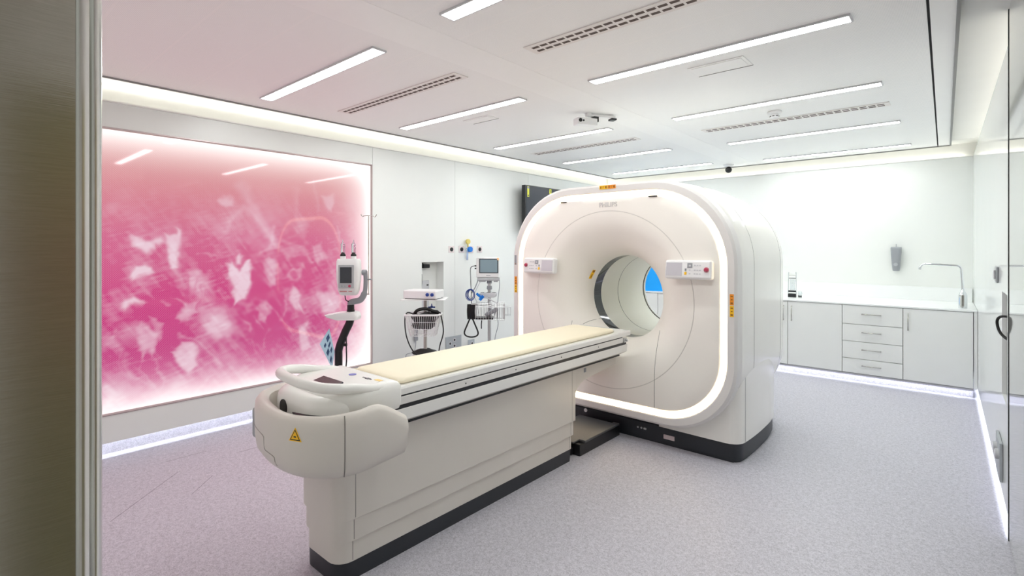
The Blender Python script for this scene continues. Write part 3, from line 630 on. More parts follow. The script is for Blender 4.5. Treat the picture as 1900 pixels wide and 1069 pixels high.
def ring_xz(w_, d, z, n=6): return [(x, -y_, z) for x, y_ in rrect(-w_/2, w_/2, 0, d, min(w_, d)*.3, n)]
m = MB(); m.loft([ring_xz(a, d, z) for a, d, z in ((.055, .05, -.15), (.068, .07, -.145), (.085, .09, -.06), (.10, .09, .06), (.108, .085, .13), (.10, .06, .145))]); m.build('body', GREYP, t)
m = MB(); m.lathe([(.022, .085), (.022, .094), (.018, .098)], (0, 0, -.07), '-y'); m.build('button', mat('mid grey', (172, 174, 178), .4), t)
m = MB(); m.box(-.003, .003, -.03, -.02, .145, .18); m.build('key', GREYP, t)
t = thing('storage_carton', 'bright blue box on the worktop seen through the scanner bore', 'box', (-3.38, 7.06, ZT))
m = MB(); m.box(-.30, .30, -.16, .16, 0, .42); m.build('body', BLUEBOX, t, bevel=.004, xf=Matrix.Rotation(R(25), 4, 'Z'))
m = MB(); m.box(-.302, .302, -.162, .162, .405, .43); m.build('lid', BLUEBOX, t, bevel=.003, xf=Matrix.Rotation(R(25), 4, 'Z'))

# ------------------------------------------------------------ scanner gantry
GX, GZ = -2.135, 1.09
G = thing('scanner_gantry', 'large cream white PET CT scanner ring with a glowing light band round its face', 'scanner', (GX, 4.2, 0))
def gp(o): return rel(o, G)
def outline(hw, z0, z1, rt, rb, y, n=14, dx=0):
    return [Vector((GX+a+dx, y, b)) for a, b in rrect(-hw, hw, z0, z1, [rt, rt, rb, rb], n)]
HW, GZ0, GZ1 = 1.005, .175, 2.015
m = MB()
secs = [(.900, .28, 1.91, .545, .445, 3.625), (.936, .244, 1.946, .58, .475, 3.603), (.942, .238, 1.952, .59, .48, 3.596), (.985, .195, 1.995, .62, .50, 3.596), (1.002, .178, 2.012, .63, .51, 3.612), (1.005, .175, 2.015, .63, .51, 3.70)]
m.loft([outline(*s[:5], s[5]) for s in secs], 0, False, False)
gp(m.build('front_rim', RIMG))
m = MB()
def side(y, hw, z0, z1, rt): return outline(hw, z0, z1, rt, rt-.1, y)
s_ = [(3.70, 1.005, .175, 2.015, .63), (3.74, 1.012, .172, 2.02, .63), (3.935, 1.015, .17, 2.02, .63)]
m.loft([side(*q) for q in s_], 0, False, False)
m.loft([side(*q) for q in ((3.935, 1.015, .17, 2.02, .63), (3.936, 1.010, .175, 2.015, .63), (3.940, 1.010, .175, 2.015, .63), (3.941, 1.015, .17, 2.02, .63))], 1, False, False)
m.loft([side(*q) for q in ((3.941, 1.015, .17, 2.02, .63), (4.3, 1.014, .17, 2.015, .61), (4.6, 1.008, .17, 1.995, .59), (4.70, 1.003, .174, 1.985, .585))], 0, False, False)
m.loft([side(*q) for q in ((4.70, 1.003, .174, 1.985, .585), (4.702, .993, .184, 1.975, .58), (4.709, .993, .184, 1.975, .58), (4.711, 1.002, .175, 1.984, .584))], 2, False, False)
back = [(4.711, 1.002, .175, 1.984, .584), (4.80, .995, .18, 1.97, .575), (4.86, .985, .19, 1.955, .57), (4.93, .965, .2, 1.93, .57), (5.0, .92, .25, 1.87, .58), (5.04, .85, .32, 1.80, .54)]
m.loft([side(*q) for q in back], 0, False, False)
# rear plate with the opening
N = 120
def polar(a, hw, z0, z1, r):       # distance from bore centre to a rounded rectangle outline
    if math.sin(a) < 0: r -= .1
    lo, hi = 0., 3.
    c, s = math.cos(a), math.sin(a)
    def inside(t):
        x, z = t*c, GZ+t*s; cx, cz = 0, (z0+z1)/2; qx = abs(x-cx)-(hw-r); qz = abs(z-cz)-((z1-z0)/2-r)
        return math.hypot(max(qx, 0), max(qz, 0))+min(max(qx, qz), 0)-r < 0
    for _ in range(26):
        md = (lo+hi)/2
        if inside(md): lo = md
        else: hi = md
    return lo
def pring(f, y): return [Vector((GX+f(2*PI*k/N)*math.cos(2*PI*k/N), y, GZ+f(2*PI*k/N)*math.sin(2*PI*k/N))) for k in range(N)]
rear = [pring(lambda a: polar(a, .85, .32, 1.80, .54), 5.04)]
for k in range(0, 9):
    ph = PI/2*k/8; r_ = .35+.12*(1-math.sin(ph)); rear.append(pring(lambda a: r_, 5.04-.12*(1-math.cos(ph))))
m.loft(rear, 0, False, False)
gp(m.build('shell', [SHELL, SEAM, DARKGAP]))
# face plate and funnel
fp = dict(hw=.888, z0=.292, z1=1.898, r=.535)
m = MB()
F0 = [pring(lambda a: polar(a, **fp), 3.632), pring(lambda a: polar(a, **fp), 3.606), pring(lambda a: polar(a, **fp)-.008, 3.600)]
for q in (.35, .7): F0.append(pring(lambda a: polar(a, **fp)*(1-q)+.714*q if polar(a, **fp) > .714 else .714, 3.60))
F0.append(pring(lambda a: .712, 3.60))
m.loft(F0, 0, False, False)
m.loft([pring(lambda a: r_, y_) for r_, y_ in ((.712, 3.60), (.7105, 3.60), (.710, 3.603), (.7085, 3.603), (.708, 3.60), (.706, 3.60))], 1, False, False)
fun = []
for k in range(0, 25):
    ph = PI/2*k/24; fun.append((.35+.356*(1-math.sin(ph)), 3.60+.355*(1-math.cos(ph))))
m.loft([pring(lambda a: r_, y_) for r_, y_ in fun], 0, False, False)
gp(m.build('face_cover', [FACE, mat('fine seam', (226, 222, 215), .6)]))
m = MB()
def fy(x, z):
    r_ = math.hypot(x, z-GZ); return 3.60 if r_ > .706 else 3.60+.355*(1-math.sqrt(max(0, 1-min(1, (.706-r_)/.356)**2)))
for sx in (-1, 1):
    m = MB(); m.tube([(GX+sx*.405, fy(.405, z_)-.0003, z_) for z_ in [.30+.03*k for k in range(20)]], .0016, 6); gp(m.build('panel_seam', SEAM))
m = MB(); m.tube([(GX+x_, fy(x_, z_)-.0003, z_) for x_, z_ in [(p.x, p.y) for p in smooth_path([(-.33, .84, 0), (-.30, .865, 0), (-.255, .88, 0), (-.215, .805, 0)][:3], 6)]], .0016, 6); gp(m.build('bed_slot_seam', SEAM))
# light band between rim and face
m2 = MB(); m2.loft([outline(.880, .300, 1.890, .53, .43, 3.626), outline(.938, .242, 1.948, .582, .477, 3.602)], 0, False, False); gp(m2.build('light_band', RINGM))
m = MB()
for (x_, w_) in ((-2.56, .06), (-1.74, .07)): m.box(x_-w_/2, x_+w_/2, 3.594, 3.60, 1.886, 1.896)
gp(m.build('latch', BLACK))
# bore
m = MB(); m.loft([pring(lambda a: .35, y_) for y_ in (3.955, 3.962)], 0, False, False); m.loft([pring(lambda a: .3495, y_) for y_ in (4.084, 4.20, 4.385)], 0, False, False)
m.loft([pring(lambda a: r_, y_) for r_, y_ in ((.3495, 4.385), (.353, 4.386), (.353, 4.391), (.3495, 4.392))], 1, False, False)
m.loft([pring(lambda a: .3495, y_) for y_ in (4.392, 4.6, 4.8, 4.92)], 0, False, False)
gp(m.build('bore_tube', [BORE, SEAM]))
m = MB(); m.loft([pring(lambda a: r_, y_) for r_, y_ in ((.352, 3.962), (.3498, 3.963), (.3498, 4.083), (.352, 4.084))], 0, False, False); gp(m.build('scan_window', DGLASS))
m = MB(); m.loft([pring(lambda a: r_, y_) for r_, y_ in ((.3494, 4.905), (.346, 4.906), (.346, 4.912), (.3494, 4.913))], 0, False, False); gp(m.build('rear_joint', DARKGAP))
m = MB(); m.loft([pring(lambda a: r_, y_) for r_, y_ in ((.3492, 4.916), (.342, 4.92), (.340, 4.935), (.345, 4.95), (.36, 4.96))], 0, False, False); gp(m.build('rear_lip', TWHITE))
# side skirts and base
def lobe(sx):
    m = MB(); a, b = 1.006, .40
    def plan(ins, z, nn=10): 
        pl = [(b, 3.69), (.86, 3.68), (.94, 3.69), (.985, 3.73), (1.0, 3.79), (1.012, 3.98), (1.014, 4.2), (1.008, 4.4), (.98, 4.60), (.92, 4.72), (.84, 4.80), (b, 4.85)]
        cx, cy = .75, 4.25
        return [Vector((GX+sx*(x+(cx-x)*ins), y+(cy-y)*ins, z)) for x, y in [(p.x, p.y) for p in smooth_path([(p[0], p[1], 0) for p in pl], 4)]]
    m.loft([plan(0, .135), plan(0, .60), plan(.004, .64), plan(.02, .67), plan(.06, .685)])
    return m
for sx in (1, -1): gp(lobe(sx).build('side_skirt', SHELL))
m = MB()
basep = [(GX+x, y) for x, y in [(p.x, p.y) for p in smooth_path([(-.86, 3.70, 0), (0, 3.70, 0), (.86, 3.70, 0), (.94, 3.71, 0), (.975, 3.74, 0), (.99, 3.80, 0), (1.0, 3.98, 0), (1.002, 4.2, 0), (.996, 4.4, 0), (.968, 4.60, 0), (.91, 4.71, 0), (.83, 4.79, 0), (0, 4.84, 0), (-.83, 4.79, 0), (-.91, 4.71, 0), (-.968, 4.60, 0), (-1.002, 4.2, 0), (-.99, 3.80, 0), (-.94, 3.71, 0)], 4, True)]]
ins = [(GX+(x-GX)*.992, 4.25+(y-4.25)*.985) for x, y in basep]
m.loft([[Vector((x, y, 0)) for x, y in ins], [Vector((x, y, .018)) for x, y in ins], [Vector((x, y, .02)) for x, y in basep], [Vector((x, y, .136)) for x, y in basep], [Vector((x, y, .137)) for x, y in ins], [Vector((x, y, .19)) for x, y in ins]], 0)
gp(m.build('base', CHAR))
m = MB(); m.box(GX-.86, GX+.40, 3.72, 3.76, .13, .19); gp(m.build('base_front', BLACK))
m = MB(); m.box(GX+.9925, GX+1.001, 3.785, 3.787, .14, .60); gp(m.build('skirt_joint', SEAM))
m = MB(); m.box(-1.70, -1.615, 3.6935, 3.699, .05, .082); gp(m.build('type_label', mat('type label', (205, 190, 190), .5)))
m = MB()
for x_ in (-1.915, -1.885, -1.86, -1.85): m.lathe([(.008, 0), (.008, .005)], (x_, 3.7, .088), '-y', 10)
m.lathe([(.016, 0), (.016, .008)], (-2.40, 3.7, .12), '-y', 12); gp(m.build('screws', ALU))
m = MB(); m.box(-1.157, -1.148, 4.02, 4.13, .03, .12); gp(m.build('base_vent', GREYP))
# lettering
text_mesh('PHILIPS', .052, .002, LOGO, 'logo_lettering', None, Matrix.Translation((GX+.008, 3.5985, 1.848)) @ Matrix.Rotation(PI/2, 4, 'X'))
gp(bpy.data.objects['logo_lettering'])
# warning labels on the rim
def label_part(c, w_, h_, m0, bars, n='warning_label', face='front'):
    m = MB(); x, y, z = c
    m.box(x-w_/2, x+w_/2, y-.0015, y, z-h_/2, z+h_/2, 0)
    for (a, b, cc, d) in bars: m.box(x-w_/2+a*w_, x-w_/2+b*w_, y-.002, y-.0014, z-h_/2+cc*h_, z-h_/2+d*h_, 1)
    gp(m.build(n, [m0, mat('label brown', (150, 95, 20), .5)]))
B_ = [(.1, .25, .2, .8), (.35, .55, .3, .4), (.35, .6, .6, .7), (.7, .9, .2, .8)]
label_part((-2.165, 3.5945, 1.99), .075, .03, YELLOW, B_); label_part((-2.09, 3.5945, 1.99), .07, .03, ORANGE, B_)
B2 = [(.2, .8, .1, .25), (.3, .7, .45, .55), (.2, .8, .75, .85)]
label_part((-1.166, 3.5955, 1.15), .026, .075, ORANGE, B2); label_part((-1.166, 3.5955, 1.07), .026, .075, YELLOW, B2)
label_part((-3.1, 3.5955, 1.20), .028, .075, ORANGE, B2); label_part((-3.1, 3.5955, 1.125), .028, .07, YELLOW, B2)
label_part((-3.103, 3.5955, 1.39), .022, .09, GREYP, [(.2, .8, .1, .15)], 'grey_label')
# two control panels
def panel(cx, mir):
    m = MB(); m.box(-.17, .17, -.035, .03, -.068, .068)
    M = Matrix.Translation((cx, 3.575, 1.345)) @ Matrix.Rotation(R(-7), 4, 'X')
    p = m.build('control_panel', WPLAST, None, bevel=.018, seg=4, xf=M); gp(p)
    s = -1 if mir else 1
    def sub(name, mt, fn):
        m = MB(); fn(m); o = m.build(name, mt, None, xf=M); gp(o); o.parent = p; o.matrix_parent_inverse = Matrix.Identity(4)
    sub('screen', PANELSCR, lambda m: m.box(*sorted((s*-.155, s*-.04)), -.0365, -.0345, -.045, .045))
    sub('screen_frame', LGREY, lambda m: [m.box(*sorted((s*-.157, s*-.038)), -.0362, -.0345, a, b) for a, b in ((.045, .048), (-.048, -.045))]+[m.box(*sorted((s*q, s*(q+.002))), -.0362, -.0345, -.047, .047) for q in (-.157, -.04)])
    sub('emergency_stop', RED, lambda m: m.lathe([(.013, .035), (.013, .048), (.010, .052)], (s*.135, 0, .0), '-y', 20))
    sub('stop_ring', mat('pale pink ring', (205, 140, 150), .5), lambda m: m.lathe([(.019, .035), (.019, .038)], (s*.135, 0, 0), '-y', 20))
    sub('mode_button', GREYP, lambda m: m.box(*sorted((s*.0, s*.035)), -.038, -.0345, .012, .045))
    sub('mode_icon', LGREY, lambda m: m.box(*sorted((s*.01, s*.025)), -.0388, -.0375, .02, .034))
    sub('grey_button', GREYP, lambda m: m.box(*sorted((s*-.018, s*-.006)), -.0375, -.0345, -.01, .006))
    sub('yellow_button', YELLOW, lambda m: m.box(*sorted((s*-.02, s*-.004)), -.0378, -.0345, -.038, -.018))
    def keys(m):
        for a in (.012, .048, .066, .084):
            for b in (.03, -.004, -.03):
                if a < .04 and b > .01: continue
                m.box(*sorted((s*a, s*(a+.012))), -.0372, -.0345, b-.004, b+.004)
    sub('keys', LGREY, keys)
panel(-1.452, False); panel(-2.795, True)
# small yellow label inside the funnel, and its clip shelf
ph = R(76); rr_ = .35+.356*(1-math.sin(ph)); yy = 3.60+.355*(1-math.cos(ph)); aa = R(150)
m = MB(); Mx = Matrix.Translation((GX+rr_*math.cos(aa), yy, GZ+rr_*math.sin(aa))) @ Matrix.Rotation(PI/2-aa, 4, 'Y') @ Matrix.Rotation(R(-30), 4, 'X')
m.box(-.035, .035, -.012, .012, -.012, .0, 0, Mx)
Mx = Matrix.Translation((GX+rr_*math.cos(aa), yy, GZ+rr_*math.sin(aa))) 
nrm = Vector((-math.cos(aa)*math.sin(ph), -math.cos(ph), -math.sin(aa)*math.sin(ph))).normalized(); tg = Vector((-math.sin(aa), 0, math.cos(aa))); bt = nrm.cross(tg)
m = MB(); c0 = Vector((GX+rr_*math.cos(aa), yy, GZ+rr_*math.sin(aa)))
def slab(m, a0, a1, b0, b1, h0, h1, mi=0):
    m.add([c0+tg*a+bt*b+nrm*h for a in (a0, a1) for b in (b0, b1) for h in (h0, h1)], [(0, 1, 3, 2), (4, 6, 7, 5), (0, 4, 5, 1), (2, 3, 7, 6), (0, 2, 6, 4), (1, 5, 7, 3)], mi, True)
slab(m, -.045, .045, -.016, .016, -.01, .004, 0); slab(m, -.04, -.02, -.012, .012, .0035, .0045, 1); slab(m, 0, .035, -.004, .004, .0035, .0045, 1)
gp(m.build('bore_label', [YELLOW, MATS['label brown']]))
# curved ledge line of the bed slot in the funnel
# ------------------------------------------------------------ patient table
T = thing('patient_table', 'long cream patient table in front of the scanner with head unit and guard', 'patient table', (-2.17, 2.2, 0))
def tp(o): return rel(o, T)
def ped(x0, x1, y0, y1, r): return rrect(x0, x1, y0, y1, [.01, .01, r, r], 6)
def pl(x0, x1, y0, y1, r, z): return [Vector((a, b, z)) for a, b in ped(x0, x1, y0, y1, r)]
m = MB()
P0 = (-2.37, -2.055, 1.19, 3.0, .07)
m.loft([pl(-2.375, -2.068, 1.195, 2.985, .07, 0), pl(-2.372, -2.064, 1.192, 2.988, .07, .085)]); tp(m.build('plinth', CHAR))
m = MB()
tiers = [(.085, .186, .0), (.183, .288, .012), (.285, .66, .024)]
for (z0, z1, o_) in tiers:
    f = lambda z, i=0: pl(-2.372-o_+i, -2.060+o_-i, 1.188-o_*.6+i, 2.99+o_*.8-i, .075, z)
    m.loft([f(z0+.001, .004), f(z0+.004)]); m.loft([f(z0+.004), f(z1-.0)])
tp(m.build('pedestal', TSHELL))
m = MB()
for (z0, z1, o_) in tiers:
    m.box(-2.060+o_-.001, -2.060+o_+.0006, 1.262, 1.2645, z0+.01, z1-.001); m.box(-2.060+o_-.001, -2.060+o_+.0006, 2.963, 2.965, z0+.01, z1-.001)
tp(m.build('pedestal_joint', SEAM))
# bracket under the rail's far end
m = MB(); prof = [(2.95, .655), (3.60, .655), (3.60, .585), (3.30, .560), (3.15, .545), (3.09, .525), (3.04, .49), (3.005, .44), (2.99, .39), (2.95, .40)]
m.prism(prof, -2.385, -2.049, 'yz'); tp(m.build('end_bracket', TSHELL, bevel=.006))
m = MB(); m.box(-2.05, -2.045, 3.13, 3.155, .60, .63); tp(m.build('cable_port', GREYP)); 
# frame, rail, slide, top  (section drawn at the near side, x from -2.40 to -1.94)
TX0, TX1 = -2.40, -1.94
def xsec(pts, y0, y1): 
    m = MB(); m.prism(pts, y0, y1, 'xz'); return m
tp(xsec([(TX0+.055, .662), (TX1-.055, .662), (TX1-.055, .672), (TX0+.055, .672)], 1.30, 3.55).build('gap_low', BLACK))
tp(xsec([(TX0+.06, .672), (TX1-.06, .672), (TX1-.008, .700), (TX1-.003, .757), (TX0+.003, .757), (TX0+.008, .705)], 1.30, 3.58).build('lower_frame', TWHITE, bevel=.003))
tp(xsec([(TX0+.004, .757), (TX1-.004, .757), (TX1-.004, .776), (TX0+.004, .776)], 1.30, 3.56).build('slide_gap', BLACK))
tp(xsec([(TX0, .776), (TX1, .776), (TX1, .814), (TX0, .814)], 1.30, 3.52).build('side_rail', mat('anodised rail', (226, 224, 220), .25), bevel=.004))
tp(xsec([(TX0+.003, .813), (TX1-.003, .813), (TX1-.003, .821), (TX0+.003, .821)], 1.30, 3.50).build('rail_gap', BLACK))
m = MB()
tp(xsec([(TX0, .821), (TX1, .821), (TX1+.003, .850), (TX1-.004, .861), (TX1-.03, .858), (TX0+.03, .858), (TX0+.004, .861), (TX0-.003, .850)], 1.38, 3.62).build('table_top', TWHITE, bevel=.002))
m = MB()
for y_ in (1.85, 2.25, 2.70, 3.15): m.lathe([(.004, 0), (.004, .002)], (TX1, y_, .795), 'x', 8)
tp(m.build('rail_screws', BLACK))
m = MB(); m.box(TX1-.01, TX1+.012, 3.505, 3.545, .778, .812); m.lathe([(.010, .0), (.010, .016)], (TX1+.012, 3.53, .795), 'x', 12); tp(m.build('rail_stop', ALU, bevel=.003))
# cushion
tag_c = thing('cushion', 'long thin cream foam mat lying on the table top', 'cushion', (-2.17, 2.5, .86))
m = MB()
def cus(ins, z): return [Vector((a, b, z)) for a, b in rrect(TX0+.035+ins, TX1-.035-ins, 1.46+ins, 3.45-ins, .03, 5)]
m.loft([cus(.008, .8585), cus(.0, .866), cus(.0, .874), cus(.006, .882), cus(.02, .886), cus(.09, .885)]); rel(m.build('pad', CUSH), tag_c)
m = MB(); m.box(TX0+.045, TX0+.09, 1.452, 1.458, .861, .879); rel(m.build('piping', mat('cream piping', (226, 214, 180), .5)), tag_c)
# head unit
m = MB()
def hu(x0, x1, y0, y1, r, z): return [Vector((a, b, z)) for a, b in rrect(x0, x1, y0, y1, [.012, .012, r, r], 8)]
m.loft([hu(-2.415, -1.915, 1.10, 1.415, .15, .775), hu(-2.425, -1.905, 1.085, 1.42, .16, .80), hu(-2.425, -1.905, 1.085, 1.42, .16, .865), hu(-2.423, -1.907, 1.088, 1.419, .157, .876), hu(-2.418, -1.912, 1.096, 1.416, .152, .886), hu(-2.408, -1.922, 1.11, 1.41, .14, .894), hu(-2.39, -1.94, 1.13, 1.40, .12, .899), hu(-2.36, -1.97, 1.17, 1.385, .10, .900)])
tp(m.build('head_unit', TWHITE))
m = MB()
def nose(i, z): return [Vector((a, b, z)) for a, b in rrect(-2.425+i, -1.925-i, 1.035+i, 1.30, [.01, .01, .15-i, .15-i], 8)]
m.loft([nose(.03, .70), nose(.0, .73), nose(.0, .825), nose(.004, .843), nose(.014, .858), nose(.028, .868), nose(.045, .874), nose(.07, .876)]); tp(m.build('nose_cover', TWHITE))
c1 = Vector((-2.16, 1.0575, .785))
m = MB(); m.lathe([(.034, 0), (.034, .003), (.02, .003)], (-2.245, 1.036, .80), '-y', 24); tp(m.build('locking_hole', BLACK))
m = MB(); m.tube([(x_, y_, .792) for x_, y_ in [(-2.16, 1.037), (-2.10, 1.037), (-2.06, 1.039)]+[(-2.075+.148*math.sin(R(q)), 1.185-.148*math.cos(R(q))) for q in (15, 25, 35, 45, 55)]], [.004, .012, .016, .018, .018, .018, .016, .010], 10); tp(m.build('grip_slot', BLACK))
m = MB()
hp = [(-2.365, 1.38, .862), (-2.385, 1.30, .890), (-2.395, 1.20, .915), (-2.385, 1.12, .928), (-2.34, 1.065, .932), (-2.26, 1.045, .932), (-2.16, 1.04, .930), (-2.07, 1.045, .928), (-1.99, 1.07, .922), (-1.945, 1.12, .915), (-1.928, 1.20, .903), (-1.935, 1.30, .880), (-1.965, 1.38, .862)]
m.tube(smooth_path(hp, 5), [.034]*4+[.030, .026, .024]+[.022]*(5*12+1-14)+[.024, .026, .030]+[.034]*4, 14); tp(m.build('handle_bar', TWHITE))
m = MB(); Mx = Matrix.Translation((-2.13, 1.165, .8985)) @ Matrix.Rotation(R(12), 4, 'X')
m.box(-.085, .085, -.052, .045, -.004, .003, 0, Mx); tp(m.build('display', SCREEND, bevel=.002))
m = MB(); m.lathe([(.018, .899), (.018, .9015)], (-2.17, 1.33, 0), 'z', 20); tp(m.build('badge', VIOLET))
m = MB(); m.box(-2.09, -2.02, 1.33, 1.338, .899, .9012); m.box(-2.06, -2.035, 1.325, 1.343, .899, .9013); tp(m.build('model_mark', SCREEND))
m = MB(); m.box(-2.01, -1.965, 1.34, 1.36, .899, .9012); tp(m.build('orange_mark', mat('pale orange mark', (240, 205, 120), .5)))
# U shaped guard round the head unit
m = MB()
ctr = [(-2.51, 1.37), (-2.51, 1.25), (-2.505, 1.14), (-2.465, 1.04), (-2.38, .985), (-2.26, .96), (-2.10, .955), (-1.97, .985), (-1.88, 1.05), (-1.83, 1.15), (-1.815, 1.25), (-1.81, 1.37)]
zt = [.775, .835, .84, .835, .83, .825, .82, .825, .83, .838, .845, .775]
cp = smooth_path([(a, b, z) for (a, b), z in zip(ctr, zt)], 6); rings = []
for i, p in enumerate(cp):
    a = cp[max(0, i-1)]; b = cp[min(len(cp)-1, i+1)]; t_ = Vector((b.x-a.x, b.y-a.y, 0)).normalized(); nn = Vector((t_.y, -t_.x, 0))   # outward
    f = i/(len(cp)-1); zb = .565 + .03*max(0, (abs(f-.5)-.3)/.2); top = p.z
    th = .045; ring = []
    for (o_, z_) in ((-th, top-.05), (-th*.95, top-.015), (-th*.6, top-.002), (-th*.25, top), (.0, top-.004), (.014, top-.022), (.018, top-.06), (.016, zb+.10), (.008, zb+.05), (-.012, zb+.016), (-.05, zb), (-.14, zb), (-.14, zb+.02), (-.06, zb+.03), (-th, zb+.06)):
        q = p+nn*o_; ring.append(Vector((q.x, q.y, z_)))
    rings.append(ring)
m.loft(rings); tp(m.build('guard', TSHELL))
# inner floor of the guard
m = MB(); m.prism([(p.x, p.y) for p in smooth_path([(a, b, 0) for a, b in [(-2.47, 1.40), (-2.47, 1.16), (-2.42, 1.06), (-2.34, 1.015), (-2.2, .995), (-2.08, .995), (-1.98, 1.02), (-1.90, 1.08), (-1.86, 1.18), (-1.85, 1.40)]], 3)], .60, .70, 'xy'); tp(m.build('guard_tray', TSHELL))
i = 6*8+3
m = MB(); a = cp[i]; b = cp[i+1]; t_ = (b-a); t_.z = 0; t_.normalize(); nn = Vector((t_.y, -t_.x, 0)); pts = [a+nn*.0185+Vector((0, 0, .822-.06-a.z)), a+nn*.0165+Vector((0, 0, .665-a.z)), a+nn*.009+Vector((0, 0, .615-a.z)), a+nn*-.011+Vector((0, 0, .581-a.z))]
m.tube([a+nn*.004+Vector((0, 0, -.003)), a+nn*.0165+Vector((0, 0, -.024))]+pts, .0018, 6); tp(m.build('guard_joint', SEAM))
def gsurf(f, z):      # point on the guard's outer face, f = index along its path
    k = int(f); a = cp[k]; b = cp[k+1]; u = f-k; p = a.lerp(b, u); t_ = (b-a); t_.z = 0; t_.normalize(); nn = Vector((t_.y, -t_.x, 0))
    zs = [(.565, -.05), (.581, -.012), (.615, .008), (.665, .016), (.76, .018), (.80, .014)]
    o_ = np.interp(z, [q[0] for q in zs], [q[1] for q in zs]); q = p+nn*(float(o_)+.0003); return Vector((q.x, q.y, z))
m = MB(); m.tube([gsurf(f, z) for f, z in ((24, .715), (27, .712), (31, .705), (31.6, .70), (31.6, .65), (32, .645), (34.5, .642), (35, .638), (35, .62), (35, .60))], .0022, 6); tp(m.build('cover_joint', mat('pale joint', (168, 163, 156), .6)))
# warning triangle on the guard's front
def tri(s): return [(0, s*.62), (-s*.58, -s*.38), (s*.58, -s*.38)]
k_ = 6*6+5; a = cp[k_]; b = cp[k_+1]; t_ = (b-a); t_.z = 0; t_.normalize(); nn = Vector((t_.y, -t_.x, 0))
Mt = Matrix(((t_.x, nn.x, 0, a.x+nn.x*.0178), (t_.y, nn.y, 0, a.y+nn.y*.0178), (0, 0, 1, .755), (0, 0, 0, 1)))
m = MB(); m.prism(tri(.054), 0, .0015, 'xz', 0, Mt); m.prism(tri(.044), .0014, .0020, 'xz', 1, Mt); m.prism(tri(.034), .0019, .0024, 'xz', 0, Mt); m.box(-.006, .006, .0023, .0028, -.005, .0, 1, Mt)
tp(m.build('warning_triangle', [YELLOW, BLACK], label if False else None))
# grey release lever under the guard's left corner
m = MB(); m.box(-2.545, -2.49, 1.02, 1.10, .60, .74); tp(m.build('release_lever', GREYP, bevel=.012))
# floor rail between table and gantry
t = thing('floor_rail_cover', 'flat charcoal cable cover on the floor between table and scanner', 'cable cover', (-2.23, 3.36, 0))
m = MB(); m.box(-2.42, -2.055, 3.09, 3.66, .0, .085); rel(m.build('housing', BLACK, bevel=.006), t)
m = MB(); m.box(-2.41, -2.10, 3.07, 3.62, .0855, .099); m.box(-2.10, -2.045, 3.14, 3.64, .0855, .103); rel(m.build('cover_plate', mat('anthracite plate', (84, 86, 88), .4), bevel=.005), t)
m = MB(); m.box(-2.38, -2.11, 3.0, 3.088, .01, .05); rel(m.build('connector', BLACK), t)

# ------------------------------------------------------------ contrast injector
J = thing('contrast_injector', 'white contrast injector with small screen on a bent black column before the pink picture', 'injector', (-3.579, 2.183, 0), TH)
def jl(pts): return pts
m = MB(); path = smooth_path([(-.10, 0, .08), (-.10, 0, .62), (-.095, 0, .72), (-.05, 0, .84), (-.01, 0, .93), (-.005, 0, 1.02)], 6); m.tube(path, .030, 14); m.build('column', BLACK, J)
m = MB()
for k in range(5):
    a = 2*PI*k/5+.3; m.tube([(-.10, 0, .085), (-.10+.30*math.cos(a), .30*math.sin(a), .05)], [.03, .02], 8); m.lathe([(.03, -.014), (.03, .014)], (-.10+.30*math.cos(a), .30*math.sin(a), .03), 'x', 12)
m.build('castor_base', GREYP, J)
m = MB(); m.lathe([(.027, .98), (.027, 1.055), (.022, 1.06)], (-.005, 0, 0)); m.build('collar', BLACK, J)
m = MB(); m.loft([[(x+.0, y_, z) for x, y_ in rrect(a, b, -.07, .07, .03, 5)] for a, b, z in ((-.11, .06, .945), (-.18, .065, .965), (-.195, .06, .982), (-.10, .05, 1.0), (-.02, .035, 1.005))]); m.build('tray', WPLAST, J)
m = MB(); m.tube(smooth_path([(-.005, 0, 1.055), (-.005, 0, 1.075), (.03, 0, 1.085), (.075, 0, 1.10), (.105, 0, 1.16), (.112, 0, 1.25), (.108, 0, 1.32)], 6), [.024]*24+[.017]*13, 12); m.build('arm', GREYP, J)
m = MB(); m.tube([(.085, 0, 1.31), (.118, 0, 1.31)], .022, 12); m.tube([(.11, 0, 1.255), (.16, 0, 1.255)], .006, 8); m.build('clamp', GREYP, J)
m = MB()
def hd(wd, d, z, yo=0): return [(x, y_+yo, z) for x, y_ in rrect(-wd/2, wd/2, -d/2, d/2, min(wd, d)*.28, 6)]
m.loft([hd(.11, .05, 1.138), hd(.135, .075, 1.15), hd(.155, .09, 1.18), (hd(.175, .10, 1.26)), hd(.178, .10, 1.34), hd(.174, .10, 1.40), hd(.16, .085, 1.418)]); m.build('head', WPLAST, J, xf=Matrix.Translation((.0, -.06, 0)))
m = MB(); m.box(-.066, .052, -.0545, -.048, 1.195, 1.372); m.build('bezel', mat('bezel grey', (178, 180, 184), .4), J, bevel=.006, xf=Matrix.Translation((.002, -.06, 0)))
m = MB(); m.box(-.052, .036, -.0575, -.053, 1.235, 1.355); m.build('screen', SCREEND, J, xf=Matrix.Translation((.002, -.06, 0)))
m = MB(); m.lathe([(.010, .0575), (.010, .053)], (.022, -.06, 1.212), '-y', 16); m.build('red_button', RED, J); 
m = MB(); m.lathe([(.006, .0575), (.006, .053)], (-.035, -.06, 1.212), '-y', 12); m.lathe([(.004, .0575), (.004, .053)], (-.012, -.06, 1.212), '-y', 12); m.build('buttons', GREYP, J)
m = MB(); m.box(-.055, .0, -.1106, -.109, 1.168, 1.174); m.box(.012, .04, -.1106, -.109, 1.168, 1.173); m.build('maker_mark', mat('dull red print', (200, 110, 115), .6), J)
